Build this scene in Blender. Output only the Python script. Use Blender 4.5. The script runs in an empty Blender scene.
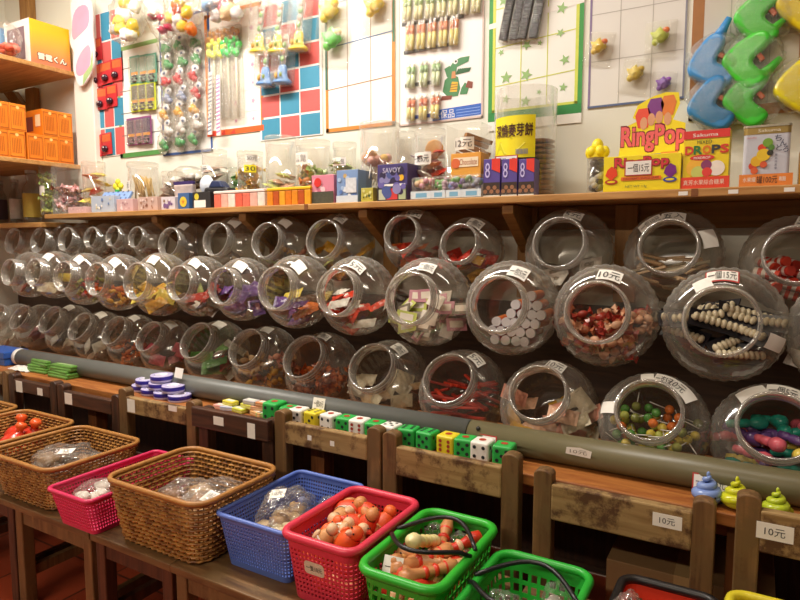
import bpy, math, random
from mathutils import Matrix, Vector, noise
R = random.Random(7)
EYE = 1.10                      # lens height above the floor
PI = math.pi
C = bpy.context.scene.collection
sc = bpy.context.scene
# ------------------------------------------------------------------ camera model (pixel -> point on a real plane)
FPX = 610.0
YAW, PIT = math.radians(30.2), math.radians(5.4)
FW = Vector((-math.sin(YAW)*math.cos(PIT), math.cos(YAW)*math.cos(PIT), -math.sin(PIT)))
RT = Vector((math.cos(YAW), math.sin(YAW), 0)); UP = RT.cross(FW)
def ray(x, y): return FW + RT*((x-400)/FPX) + UP*((300-y)/FPX)
def aY(x, y, Y):
    r = ray(x, y); p = r*(Y/r.y); p.z += EYE; return p
def aZ(x, y, Z):
    r = ray(x, y); p = r*((Z-EYE)/r.z); p.z += EYE; return p
def T(x, y, z): return Matrix.Translation((x, y, z))
def RX(a): return Matrix.Rotation(a, 4, 'X')
def RY(a): return Matrix.Rotation(a, 4, 'Y')
def RZ(a): return Matrix.Rotation(a, 4, 'Z')
def S(x, y, z): return Matrix.Diagonal((x, y, z, 1))
FRONT = RX(PI/2)                # local xy drawing plane -> upright, facing the aisle (-y)
# ------------------------------------------------------------------ materials
MATS = {}
def lin(c):
    return tuple((x/12.92 if x <= .04045 else ((x+.055)/1.055)**2.4) for x in c)
def hexc(h): return lin(tuple(int(h[i:i+2], 16)/255 for i in (0, 2, 4)))
def newmat(name):
    m = bpy.data.materials.new(name); m.use_nodes = True
    nt = m.node_tree; nt.nodes.clear()
    return m, nt, nt.nodes, nt.links
def plain(h, rough=.5, var=.12, scale=40, bump=0, metal=0, spec=.5, emit=0):
    key = ('p', h, rough, var, scale, bump, metal)
    if key in MATS: return MATS[key]
    m, nt, N, L = newmat('paint_'+h)
    o = N.new('ShaderNodeOutputMaterial'); b = N.new('ShaderNodeBsdfPrincipled')
    c = hexc(h)
    tc = N.new('ShaderNodeTexCoord'); nz = N.new('ShaderNodeTexNoise'); nz.inputs['Scale'].default_value = scale; nz.inputs['Detail'].default_value = 4
    mx = N.new('ShaderNodeMix'); mx.data_type = 'RGBA'
    mx.inputs[6].default_value = (*[x*(1-var) for x in c], 1); mx.inputs[7].default_value = (*[min(1, x*(1+var)) for x in c], 1)
    L.new(tc.outputs['Object'], nz.inputs['Vector']); L.new(nz.outputs['Fac'], mx.inputs[0]); L.new(mx.outputs[2], b.inputs['Base Color'])
    b.inputs['Roughness'].default_value = rough; b.inputs['Metallic'].default_value = metal; b.inputs['Specular IOR Level'].default_value = spec
    if bump:
        bp = N.new('ShaderNodeBump'); bp.inputs['Strength'].default_value = bump; bp.inputs['Distance'].default_value = .004
        L.new(nz.outputs['Fac'], bp.inputs['Height']); L.new(bp.outputs['Normal'], b.inputs['Normal'])
    L.new(b.outputs[0], o.inputs[0]); MATS[key] = m; return m
def wood(name, dark, light, rough=.55, axis='X', worn=None, scale=6):
    key = ('w', name)
    if key in MATS: return MATS[key]
    m, nt, N, L = newmat(name)
    o = N.new('ShaderNodeOutputMaterial'); b = N.new('ShaderNodeBsdfPrincipled')
    tc = N.new('ShaderNodeTexCoord'); oi = N.new('ShaderNodeObjectInfo'); ad = N.new('ShaderNodeVectorMath'); ad.operation = 'ADD'
    mp = N.new('ShaderNodeMapping'); st = {'X': (.9, 9, 9), 'Y': (9, .9, 9), 'Z': (9, 9, .9)}[axis]
    mp.inputs['Scale'].default_value = [q*scale for q in st]
    L.new(tc.outputs['Object'], ad.inputs[0]); L.new(oi.outputs['Random'], ad.inputs[1]); L.new(ad.outputs[0], mp.inputs[0])
    nz = N.new('ShaderNodeTexNoise'); nz.inputs['Scale'].default_value = 1; nz.inputs['Detail'].default_value = 7; nz.inputs['Distortion'].default_value = .6
    L.new(mp.outputs[0], nz.inputs['Vector'])
    rp = N.new('ShaderNodeValToRGB'); rp.color_ramp.elements[0].position = .32; rp.color_ramp.elements[1].position = .68
    rp.color_ramp.elements[0].color = (*hexc(dark), 1); rp.color_ramp.elements[1].color = (*hexc(light), 1)
    L.new(nz.outputs['Fac'], rp.inputs[0]); col = rp.outputs[0]
    if worn:
        n2 = N.new('ShaderNodeTexNoise'); n2.inputs['Scale'].default_value = 2.2*scale; n2.inputs['Detail'].default_value = 9; n2.inputs['Roughness'].default_value = .7
        L.new(ad.outputs[0], n2.inputs['Vector'])
        r2 = N.new('ShaderNodeValToRGB'); r2.color_ramp.elements[0].position = .47; r2.color_ramp.elements[1].position = .58
        L.new(n2.outputs['Fac'], r2.inputs[0])
        mx = N.new('ShaderNodeMix'); mx.data_type = 'RGBA'; mx.inputs[7].default_value = (*hexc(worn), 1)
        L.new(r2.outputs[0], mx.inputs[0]); L.new(col, mx.inputs[6]); col = mx.outputs[2]
    L.new(col, b.inputs['Base Color']); b.inputs['Roughness'].default_value = rough
    bp = N.new('ShaderNodeBump'); bp.inputs['Strength'].default_value = .35; bp.inputs['Distance'].default_value = .002
    L.new(nz.outputs['Fac'], bp.inputs['Height']); L.new(bp.outputs['Normal'], b.inputs['Normal'])
    L.new(b.outputs[0], o.inputs[0]); MATS[key] = m; return m
def clear(name, tint='f0eee8', lo=.04, hi=.75, rough=.06, haze=.25, bump=0, bscale=60, power=2.2, hazecol='d8d4cc'):
    """thin transparent plastic: see-through face on, glossy and slightly milky at grazing angles"""
    key = ('c', name)
    if key in MATS: return MATS[key]
    m, nt, N, L = newmat(name)
    o = N.new('ShaderNodeOutputMaterial'); tr = N.new('ShaderNodeBsdfTransparent'); tr.inputs[0].default_value = (*hexc(tint), 1)
    gl = N.new('ShaderNodeBsdfGlossy'); gl.inputs['Roughness'].default_value = rough; gl.inputs[0].default_value = (.95, .95, .95, 1)
    df = N.new('ShaderNodeBsdfDiffuse'); df.inputs[0].default_value = (*hexc(hazecol), 1)
    m1 = N.new('ShaderNodeMixShader'); m1.inputs[0].default_value = haze; L.new(gl.outputs[0], m1.inputs[1]); L.new(df.outputs[0], m1.inputs[2])
    lw = N.new('ShaderNodeLayerWeight'); lw.inputs['Blend'].default_value = .5
    pw = N.new('ShaderNodeMath'); pw.operation = 'POWER'; pw.inputs[1].default_value = power
    mr = N.new('ShaderNodeMapRange'); mr.inputs['To Min'].default_value = lo; mr.inputs['To Max'].default_value = hi
    L.new(lw.outputs['Facing'], pw.inputs[0]); L.new(pw.outputs[0], mr.inputs[0])
    m2 = N.new('ShaderNodeMixShader'); L.new(mr.outputs[0], m2.inputs[0]); L.new(tr.outputs[0], m2.inputs[1]); L.new(m1.outputs[0], m2.inputs[2])
    if bump:
        tc = N.new('ShaderNodeTexCoord'); nz = N.new('ShaderNodeTexNoise'); nz.inputs['Scale'].default_value = bscale; nz.inputs['Detail'].default_value = 3
        nz.inputs['Distortion'].default_value = .8
        bp = N.new('ShaderNodeBump'); bp.inputs['Strength'].default_value = bump; bp.inputs['Distance'].default_value = .01
        L.new(tc.outputs['Object'], nz.inputs['Vector']); L.new(nz.outputs['Fac'], bp.inputs['Height'])
        L.new(bp.outputs[0], gl.inputs['Normal']); L.new(bp.outputs[0], lw.inputs['Normal'])
    L.new(m2.outputs[0], o.inputs[0]); MATS[key] = m; return m
PET = clear('jar_plastic', tint='e6e2da', lo=.12, hi=.88, rough=.11, haze=.42, power=1.6, hazecol='cfcabf')
PETN = clear('jar_neck_plastic', tint='f0ede8', lo=.24, hi=.95, rough=.10, haze=.45, power=1.2, hazecol='dcd8d0')
TUB = clear('tub_plastic', tint='fcfbf9', lo=.05, hi=.52, rough=.07, haze=.35, power=1.6, hazecol='f8f5ee')
FILM = clear('crinkled_film', tint='fbfaf7', lo=.05, hi=.55, rough=.12, haze=.22, bump=.9, bscale=38, power=1.5, hazecol='f4f0ea')
FILMS = clear('small_pouch_film', tint='fcfbf8', lo=.06, hi=.5, rough=.12, haze=.35, bump=.6, bscale=110, power=1.4, hazecol='f6f3ec')
WHITE = plain('f4f1ea', .5, .03); PAPER = plain('efece4', .6, .05, 60); INK = plain('2a2828', .6, 0); REDINK = plain('b8302c', .6, .05)
BLACK = plain('17161a', .35, .1)
# ------------------------------------------------------------------ mesh collector
class MB:
    def __init__(s, M=None): s.v = []; s.f = []; s.mi = []; s.sm = []; s.mats = []; s.M = M or Matrix()
    def idx(s, m):
        if m not in s.mats: s.mats.append(m)
        return s.mats.index(m)
    def add(s, vs, fs, m, smooth=False, M=None):
        MM = s.M @ M if M is not None else s.M
        o = len(s.v); s.v += [MM @ Vector(v) for v in vs]; k = s.idx(m)
        for f in fs: s.f.append([i+o for i in f]); s.mi.append(k); s.sm.append(smooth)
        return s
    def box(s, x0, x1, y0, y1, z0, z1, m, M=None):
        vs = [(x, y, z) for z in (z0, z1) for y in (y0, y1) for x in (x0, x1)]
        return s.add(vs, [(0,2,3,1),(4,5,7,6),(0,1,5,4),(2,6,7,3),(0,4,6,2),(1,3,7,5)], m, False, M)
    def hexa(s, pts, m, M=None):      # 8 corners ordered as box
        return s.add(pts, [(0,2,3,1),(4,5,7,6),(0,1,5,4),(2,6,7,3),(0,4,6,2),(1,3,7,5)], m, False, M)
    def lathe(s, prof, m, n=24, M=None, rf=None, smooth=True):
        vs = []; fs = []
        for k, (r, z) in enumerate(prof):
            for i in range(n):
                a = 2*PI*i/n; rr = r*(rf(a, k, z, r) if rf else 1)
                vs.append((rr*math.cos(a), rr*math.sin(a), z))
        for k in range(len(prof)-1):
            for i in range(n):
                j = (i+1) % n; fs.append((k*n+i, k*n+j, (k+1)*n+j, (k+1)*n+i))
        return s.add(vs, fs, m, smooth, M)
    def cyl(s, r, z0, z1, m, n=20, M=None, r1=None):
        r1 = r if r1 is None else r1
        return s.lathe([(1e-5, z0), (r, z0)], m, n, M, smooth=False).lathe([(r, z0), (r1, z1)], m, n, M).lathe([(r1, z1), (1e-5, z1)], m, n, M, smooth=False)
    def ell(s, c, rx, ry, rz, m, nu=14, nv=9, M=None, disp=None):
        vs = []; fs = []
        for k in range(nv+1):
            t = PI*k/nv
            for i in range(nu):
                a = 2*PI*i/nu; d = (math.sin(t)*math.cos(a), math.sin(t)*math.sin(a), -math.cos(t)); q = disp(d) if disp else 1
                vs.append((c[0]+rx*d[0]*q, c[1]+ry*d[1]*q, c[2]+rz*d[2]*q))
        for k in range(nv):
            for i in range(nu):
                j = (i+1) % nu; fs.append((k*nu+i, k*nu+j, (k+1)*nu+j, (k+1)*nu+i))
        return s.add(vs, fs, m, True, M)
    def tube(s, pts, r, m, n=8, closed=False, M=None, flat=1.0):
        P = [Vector(p) for p in pts]; k = len(P); vs = []; fs = []; prev = None
        rr = r if isinstance(r, (list, tuple)) else [r]*k
        for i, p in enumerate(P):
            a = P[(i-1) % k] if closed or i else P[0]; b = P[(i+1) % k] if closed or i < k-1 else P[-1]
            t = (b-a).normalized()
            u = prev - t*prev.dot(t) if prev is not None else (Vector((0,0,1)) if abs(t.z) < .9 else Vector((1,0,0)))
            u = (u - t*u.dot(t)).normalized(); w = t.cross(u); prev = u
            for j in range(n):
                q = 2*PI*j/n; vs.append(p + u*(rr[i]*math.cos(q)*flat) + w*(rr[i]*math.sin(q)))
        for i in range(k if closed else k-1):
            i2 = (i+1) % k
            for j in range(n):
                j2 = (j+1) % n; fs.append((i*n+j, i*n+j2, i2*n+j2, i2*n+j))
        if not closed: fs += [tuple(range(n))[::-1], tuple(range((k-1)*n, k*n))]
        return s.add(vs, fs, m, True, M)
    def prism(s, poly, z0, z1, m, M=None, smooth=False):
        n = len(poly); vs = [(x, y, z0) for x, y in poly]+[(x, y, z1) for x, y in poly]
        fs = [tuple(range(n))[::-1], tuple(range(n, 2*n))]+[(i, (i+1) % n, n+(i+1) % n, n+i) for i in range(n)]
        return s.add(vs, fs, m, smooth, M)
    def rect(s, x0, y0, x1, y1, z, m, M=None): return s.add([(x0,y0,z),(x1,y0,z),(x1,y1,z),(x0,y1,z)], [(0,1,2,3)], m, False, M)
    def poly(s, pts, z, m, M=None): return s.add([(x, y, z) for x, y in pts], [tuple(range(len(pts)))], m, False, M)
    def disc(s, x, y, r, z, m, n=16, M=None, ry=None):
        return s.poly([(x+r*math.cos(2*PI*i/n), y+(ry or r)*math.sin(2*PI*i/n)) for i in range(n)], z, m, M)
    def star(s, x, y, r, z, m, M=None, rot=0):
        c = [(x+(r if i % 2 == 0 else .42*r)*math.sin(PI*i/5+rot), y+(r if i % 2 == 0 else .42*r)*math.cos(PI*i/5+rot)) for i in range(10)]
        vs = [(x, y, z)]+[(a, b, z) for a, b in c]
        return s.add(vs, [(0, 1+(i+1) % 10, 1+i) for i in range(10)], m, False, M)
    def line(s, x0, y0, x1, y1, w, z, m, M=None):
        d = Vector((x1-x0, y1-y0)).normalized(); a = (-d.y*w/2, d.x*w/2)
        return s.poly([(x0-a[0],y0-a[1]),(x1-a[0],y1-a[1]),(x1+a[0],y1+a[1]),(x0+a[0],y0+a[1])], z, m, M)
    def bold(s, body, x0, y0, x1, y1, z, m, M=None, w=.0014):
        for k, (a, c) in enumerate(((0,0),(w,0),(0,w),(w,w),(w/2,w/2))): s.text(body, x0+a, y0+c, x1+a-w, y1+c-w, z+k*.00006, m, M)
        return s
    def text(s, body, x0, y0, x1, y1, z, m, M=None, keep=False, warp=None):
        vs, fs = text_mesh(body)
        if not vs: return s
        xs = [v[0] for v in vs]; ys = [v[1] for v in vs]; a, b, c, d = min(xs), max(xs), min(ys), max(ys)
        sx, sy = (x1-x0)/max(b-a, 1e-6), (y1-y0)/max(d-c, 1e-6)
        if keep: sx = sy = min(sx, sy)
        ox, oy = (x0+x1)/2-(a+b)/2*sx, (y0+y1)/2-(c+d)/2*sy
        pts = [(v[0]*sx+ox, v[1]*sy+oy, z) for v in vs]
        if warp: pts = [warp(p[0], p[1]) for p in pts]
        return s.add(pts, fs, m, False, M)
    def build(s, name, parent=None, loc=None, rot=None, bevel=0, seg=2, solid=0, sub=0):
        me = bpy.data.meshes.new(name); me.from_pydata(s.v, [], s.f)
        for m in s.mats: me.materials.append(m)
        me.polygons.foreach_set('material_index', s.mi); me.polygons.foreach_set('use_smooth', s.sm); me.update()
        o = bpy.data.objects.new(name, me); C.objects.link(o)
        if parent: o.parent = parent
        if loc is not None: o.location = loc
        if rot is not None: o.rotation_euler = rot
        if solid: q = o.modifiers.new('solid', 'SOLIDIFY'); q.thickness = solid; q.offset = 0
        if bevel: q = o.modifiers.new('bevel', 'BEVEL'); q.width = bevel; q.segments = seg; q.limit_method = 'ANGLE'; q.harden_normals = False
        if sub: q = o.modifiers.new('sub', 'SUBSURF'); q.levels = sub; q.render_levels = sub
        return o
TXT = {}
def text_mesh(body):
    if body in TXT: return TXT[body]
    cu = bpy.data.curves.new('t', 'FONT'); cu.body = body; cu.resolution_u = 2
    ob = bpy.data.objects.new('t', cu); C.objects.link(ob)
    dg = bpy.context.evaluated_depsgraph_get(); dg.update()
    me = bpy.data.meshes.new_from_object(ob.evaluated_get(dg))
    TXT[body] = ([tuple(v.co) for v in me.vertices], [tuple(p.vertices) for p in me.polygons])
    bpy.data.objects.remove(ob); bpy.data.curves.remove(cu); bpy.data.meshes.remove(me)
    return TXT[body]
def tag(o, label, cat, group=None):
    o['label'] = label; o['category'] = cat; o['kind'] = 'thing'
    if group: o['group'] = group
    return o
def thing(name, label, cat, loc=(0,0,0), rot=(0,0,0), group=None):
    o = bpy.data.objects.new(name, None); C.objects.link(o); o.empty_display_size = .02
    o.location = loc; o.rotation_euler = rot; return tag(o, label, cat, group)
def struct(o): o['kind'] = 'structure'; return o
def dup(o, loc=None, rot=None, scale=None, label=None, group=None, parent=None):
    c = o.copy(); C.objects.link(c)
    if parent: c.parent = parent
    for ch in list(o.children): dup(ch, parent=c)
    if loc is not None: c.location = loc
    if rot is not None: c.rotation_euler = rot
    if scale is not None: c.scale = (scale,)*3 if not isinstance(scale, (tuple, list)) else scale
    if label: c['label'] = label
    if group: c['group'] = group
    return c
PROTO = {}
def place(key, maker, loc, rot, scale, label, cat, group):
    """the first call builds the thing itself, later ones copy it with its parts"""
    if key not in PROTO:
        o = maker(); PROTO[key] = o; o.location = loc; o.rotation_euler = rot
        o.scale = (scale,)*3 if not isinstance(scale, (tuple, list)) else scale
        tag(o, label, cat, group); return o
    o = dup(PROTO[key], loc, rot, scale)
    if not group and 'group' in o: del o['group']
    tag(o, label, cat, group); return o
ORD = 'zeroth first second third fourth fifth sixth seventh eighth ninth tenth eleventh twelfth thirteenth fourteenth fifteenth sixteenth'.split()

def chaikin(P, n=2):
    for _ in range(n):
        Q = []
        for a, b in zip(P, P[1:]+P[:1]): Q += [(a[0]*.75+b[0]*.25, a[1]*.75+b[1]*.25), (a[0]*.25+b[0]*.75, a[1]*.25+b[1]*.75)]
        P = Q
    return P
# ------------------------------------------------------------------ camera
cam = bpy.data.cameras.new('camera'); co = bpy.data.objects.new('camera', cam); C.objects.link(co)
cam.sensor_width = 36; cam.lens = FPX/800*36; cam.clip_start = .02
co.matrix_world = T(0, 0, EYE) @ Matrix((RT, UP, -FW)).transposed().to_4x4()
sc.camera = co
# ------------------------------------------------------------------ the room
WALLY, WALLX = 2.0, -3.78
WCREAM = plain('e4e3d6', .8, .05, 3, .05)
FLOOR = None
def floor_mat():
    m, nt, N, L = newmat('red_tile_floor')
    o = N.new('ShaderNodeOutputMaterial'); b = N.new('ShaderNodeBsdfPrincipled'); tc = N.new('ShaderNodeTexCoord')
    br = N.new('ShaderNodeTexBrick'); br.offset = 0; br.inputs['Scale'].default_value = 1; br.inputs['Brick Width'].default_value = .3; br.inputs['Row Height'].default_value = .3
    br.inputs['Mortar Size'].default_value = .004
    br.inputs['Color1'].default_value = (*hexc('a5482c'), 1); br.inputs['Color2'].default_value = (*hexc('963f26'), 1); br.inputs['Mortar'].default_value = (*hexc('5a3022'), 1)
    L.new(tc.outputs['Object'], br.inputs['Vector']); L.new(br.outputs['Color'], b.inputs['Base Color']); b.inputs['Roughness'].default_value = .35
    L.new(b.outputs[0], o.inputs[0]); return m
def slab(name, x0, x1, y0, y1, z0, z1, m):
    b = MB(); b.box(x0, x1, y0, y1, z0, z1, m); return struct(b.build(name))
slab('wall_back', WALLX-.1, 1.6, WALLY, WALLY+.1, 0, 2.75, WCREAM)
slab('wall_left', WALLX-.1, WALLX, -2.4, WALLY, 0, 2.75, WCREAM)
slab('floor', WALLX-.1, 1.6, -2.4, WALLY+.1, -.06, 0, floor_mat())
slab('ceiling', WALLX-.1, 1.6, -2.4, WALLY+.1, 2.75, 2.8, plain('e6e0d2', .8, .04, 4))
b = MB(); b.box(WALLX+.01, 1.6, 1.975, WALLY, .02, EYE-.20, wood('gap_shade_brown', '33241a', '4c3626', .65, 'X')); struct(b.build('gap_shade_board'))  # dark backing added so the gaps between lower jars look shaded
b = MB(); x0 = aY(72, 60, 1.96).x; x1 = aY(91, 60, 1.96).x
b.box(x0, x1, 1.962, WALLY, 1.24, 2.75, plain('f1ecdf', .6, .03, 5)); struct(b.build('trim_1', bevel=.004))
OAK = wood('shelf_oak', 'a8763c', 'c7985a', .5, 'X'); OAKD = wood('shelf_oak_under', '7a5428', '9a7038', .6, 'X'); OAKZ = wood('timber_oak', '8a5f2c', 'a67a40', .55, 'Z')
# fluorescent fittings on the ceiling (shop lamps, plus an added fill across the aisle)
TUBEM, nt, N, L = newmat('lit_tube'); e = N.new('ShaderNodeEmission'); e.inputs[0].default_value = (1, .86, .66, 1); e.inputs[1].default_value = 6
o = N.new('ShaderNodeOutputMaterial'); L.new(e.outputs[0], o.inputs[0])
def fixture(x, y, ln, power, col, label):
    t = thing('ceiling_light', label, 'light', (x, y, 2.75))
    b = MB(); b.box(-ln/2, ln/2, -.07, .07, -.05, 0, plain('e8e8e4', .5)); b.build('housing', t, bevel=.006)
    for s in (-1, 1):
        b = MB(); b.tube([(-ln/2+.03, .035*s, -.068), (ln/2-.03, .035*s, -.068)], .013, TUBEM, 10); b.build('lamp_tube', t)
    l = bpy.data.lights.new('fluorescent_glow', 'AREA'); l.shape = 'RECTANGLE'; l.size = ln-.05; l.size_y = .12; l.energy = power; l.color = col
    lo = bpy.data.objects.new('fluorescent_glow', l); C.objects.link(lo); lo.parent = t; lo.location = (0, 0, -.09)
LAMPS = [(-2.0, 1.15, 2.0, 64, (1, .945, .86), 'long twin-tube ceiling light above the wall of toys'),
         (-.1, .75, 1.2, 11, (1, .89, .74), 'twin-tube ceiling light above the baskets'),
         (-1.2, -1.95, 2.4, 74, (1, .87, .70), 'added twin-tube fill light across the open aisle')]  # last entry is a fill lamp added behind the camera to brighten the jars
for a in LAMPS: fixture(*a)
w = bpy.data.worlds.new('room_dusk'); sc.world = w; w.use_nodes = True
w.node_tree.nodes['Background'].inputs[0].default_value = (.95, .80, .62, 1); w.node_tree.nodes['Background'].inputs[1].default_value = .11
sc.view_settings.view_transform = 'Standard'; sc.view_settings.look = 'None'; sc.view_settings.gamma = 1; sc.view_settings.use_curve_mapping = False
sc.view_settings.exposure = 0.0
sc.cycles.transparent_max_bounces = 40; sc.cycles.max_bounces = 8; sc.cycles.caustics_reflective = False; sc.cycles.caustics_refractive = False
# ------------------------------------------------------------------ main shelf
SHZ = EYE+.138; SHY = 1.75
t = thing('wall_shelf', 'long oak wall shelf carrying tubs and boxes above the candy jars', 'shelf', (-1.2, 2.0, SHZ-.022))
b = MB(); b.box(-1.86, 1.9, -.25, 0, 0, .022, OAK); b.build('shelf_board', t, bevel=.003)
b = MB(); b.box(-1.86, 1.9, -.022, 0, -.075, -.001, OAKD); b.build('under_shelf_strip', t, bevel=.002)  # narrow darker strip along the wall right below the board
for X, px in ((-2.265, 150), (-1.745, 275), (-1.18, 385), (-.655, 518), (-.345, 632)):
    X += 1.2
    b = MB(); b.box(X-.032, X+.032, -.045, -.024, -.30, -.003, OAKZ); b.build('shelf_bracket', t, bevel=.002)
    if px != 632:
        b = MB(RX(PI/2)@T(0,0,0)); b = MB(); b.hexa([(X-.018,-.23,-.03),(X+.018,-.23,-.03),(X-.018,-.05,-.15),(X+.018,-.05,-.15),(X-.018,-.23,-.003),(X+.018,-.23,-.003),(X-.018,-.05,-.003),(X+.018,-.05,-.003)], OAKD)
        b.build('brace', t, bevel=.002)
for px in (306, 694):
    X = aY(px, 204, SHY).x+1.2
    b = MB(); b.box(X-.008, X+.008, -.2512, -.250, .001, .021, plain('7c4a22', .6)); b.build('knot_mark', t)
b = MB(); b.box(-3.72, -3.08, 1.74, 2.0, EYE+.075, EYE+.10, OAK); tag(b.build('corner_shelf', bevel=.003), 'short low shelf board at the far end holding glass bottles', 'shelf')
LOWZ = EYE+.10
# side shelves at the far left
for k, (z0, lab) in enumerate(((EYE+.85, 'upper wooden side shelf carrying the yellow and orange box'), (EYE+.380, 'lower wooden side shelf carrying stacked orange cartons'))):
    t = thing('side_shelf', lab, 'shelf', (-3.46, 1.6, z0), group=None)
    b = MB(); b.box(-.32, .388, -.5, .36, 0, .022, OAK); b.build('shelf_board', t, bevel=.003)
    if k == 0:
        b = MB(); b.box(-.095, -.01, .362, .395, -.22, -.001, OAKZ); b.build('shelf_bracket', t, bevel=.003)
        b = MB(); b.hexa([(-.30,.355,-.001),(-.30,.385,-.001),(-.085,.355,-.19),(-.085,.385,-.19),(-.20,.355,-.001),(-.20,.385,-.001),(-.085,.355,-.11),(-.085,.385,-.11)], OAKZ); b.build('brace', t)
# timber upright continuing above the upper side shelf
b = MB(); b.box(-3.56, -3.468, 1.96, 1.999, EYE+.89, 2.74, OAKZ); struct(b.build('trim_2', bevel=.003))
# ------------------------------------------------------------------ table and pipes
TBL = EYE-.540; REAR = EYE-.628
TW = wood('table_wood', '8a4c22', 'b3743a', .45, 'X')
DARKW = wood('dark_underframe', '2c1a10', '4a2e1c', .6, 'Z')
t = thing('display_table', 'long brown plank table under the rows of candy jars', 'table', (-1.3, 1.66, 0))
b = MB(); b.box(-2.4, 2.0, -.315, -.163, TBL-.028, TBL, TW); b.build('table_plank', t, bevel=.003)
b = MB(); b.box(-2.4, 2.0, -.160, .335, REAR-.028, REAR, TW); b.build('table_plank', t, bevel=.003)
for X in (-2.0, -.9, .2, 1.3):
    b = MB(); b.box(X-.025, X+.025, -.26, -.21, 0, TBL-.029, wood('table_leg', '5a3218', '8a5228', .55, 'Z')); b.build('leg', t, bevel=.003)
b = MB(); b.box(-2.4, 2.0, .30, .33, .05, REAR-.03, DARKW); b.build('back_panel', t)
PR, PY = .036, 1.456
xj = aY(466, 425, PY-PR).x; xl = aY(22, 346, PY).x
def pipe(name, x0, x1, m, mcap, label, white):
    t = thing(name, label, 'pipe', ((x0+x1)/2, PY, TBL+PR+.0005)); h = (x1-x0)/2
    b = MB(RY(PI/2)); b.lathe([(PR*.88, -h), (PR, -h), (PR, h), (PR*.88, h)], m, 40); b.build('pipe_wall', t)
    if white:
        b = MB(RY(PI/2)); b.lathe([(.001, -h-.025), (PR*1.02, -h-.025), (PR*1.02, -h+.002)], mcap, 32); b.build('end_cap', t)
    else:
        b = MB(); b.ell((-h+.03, -PR*.75, PR*.7), .006, .006, .006, INK, 8, 6); b.build('bolt', t)
pipe('plastic_pipe', xl, xj-.004, plain('666864', .42, .22, 14), WHITE, 'grey plastic pipe lying along the table in front of the jars', True)
pipe('plastic_pipe', xj, .75, plain('676044', .4, .2, 9), WHITE, 'olive brown pipe lying along the table below the nearest jars', False)
# ------------------------------------------------------------------ candy jars
JP0 = [(.0001,-.105),(.058,-.105),(.070,-.102),(.088,-.092),(.105,-.077),(.118,-.058),(.127,-.036),(.1325,-.012),(.1345,.012),(.133,.034),(.127,.054),(.117,.070),(.104,.082),(.092,.089),(.087,.094)]
JP = [(r*1.125, z*1.07) for r, z in JP0[:-1]]+[(.088,.100)]
JN = [(.088,.100),(.0845,.104),(.0845,.109),(.0885,.111),(.0885,.115),(.0845,.117),(.0845,.124),(.0885,.126),(.0885,.130),(.0845,.132),(.0845,.138),(.090,.140),(.0905,.145),(.085,.147),(.0845,.150),(.0875,.152),(.0868,.156),(.082,.1565),(.0800,.154),(.0795,.11)]
def jar_proto():
    o = bpy.data.objects.new('candy_jar', None); C.objects.link(o); o.empty_display_size = .02
    b = MB(RX(PI/2))
    def rf(a, k, z, r):
        w = max(0, 1-abs((z-.005)/.08)**2)
        return 1+.040*w*(abs(math.cos(17*a+z*26))-.5)
    b.lathe(JP, PET, 136, rf=rf); b.build('bowl', o)
    b = MB(RX(PI/2)); b.lathe(JN, PETN, 64); b.build('neck_ring', o)
    return o
SHP = [(.093,.1012),(.1035,.0953),(.117,.0877),(.1316,.0749),(.1385,.064),(.1429,.0578)]
def shoulder(t):
    t = max(0, min(.999, t))*(len(SHP)-1); k = int(t); f = t-k
    return SHP[k][0]*(1-f)+SHP[k+1][0]*f, SHP[k][1]*(1-f)+SHP[k+1][1]*f
def tagwarp(a0, t0, off, tilt=0):
    def w(x, y):              # x,y in metres on the label, y outwards from the neck
        xx = x*math.cos(tilt)-y*math.sin(tilt); yy = x*math.sin(tilt)+y*math.cos(tilt)
        r, z = shoulder(t0+yy/.06); a = a0-xx/r
        return ((r+off*.6)*math.cos(a), (r+off*.6)*math.sin(a), z+off)
    return w
def jar_tag(o, s, a0, w, h, body, border, t0=.30, tilt=0):
    w /= s; h /= s
    b = MB(RX(PI/2)); wp = tagwarp(a0, t0, .0045, tilt); n = 8
    def patch(x0, x1, y0, y1, m, off):
        q = tagwarp(a0, t0, off, tilt); vs = []; fs = []
        for j in range(5):
            for i in range(n+1): vs.append(q(x0+(x1-x0)*i/n, y0+(y1-y0)*j/4))
        for j in range(4):
            for i in range(n): fs.append((j*(n+1)+i, j*(n+1)+i+1, (j+1)*(n+1)+i+1, (j+1)*(n+1)+i))
        b.add(vs, fs, m, True)
    if border: patch(-w/2, w/2, -h/2, h/2, REDINK, .0042); patch(-w/2+.003, w/2-.003, -h/2+.003, h/2-.003, PAPER, .0048)
    else: patch(-w/2, w/2, -h/2, h/2, PAPER, .0045)
    p = b.build('price_tag', o)
    if body:
        b = MB(RX(PI/2)); b.text(body, -w*.42, -h*.32, w*.42, h*.32, 0, INK, warp=tagwarp(a0, t0, .0062, tilt)); b.build('handwriting', p)
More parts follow.
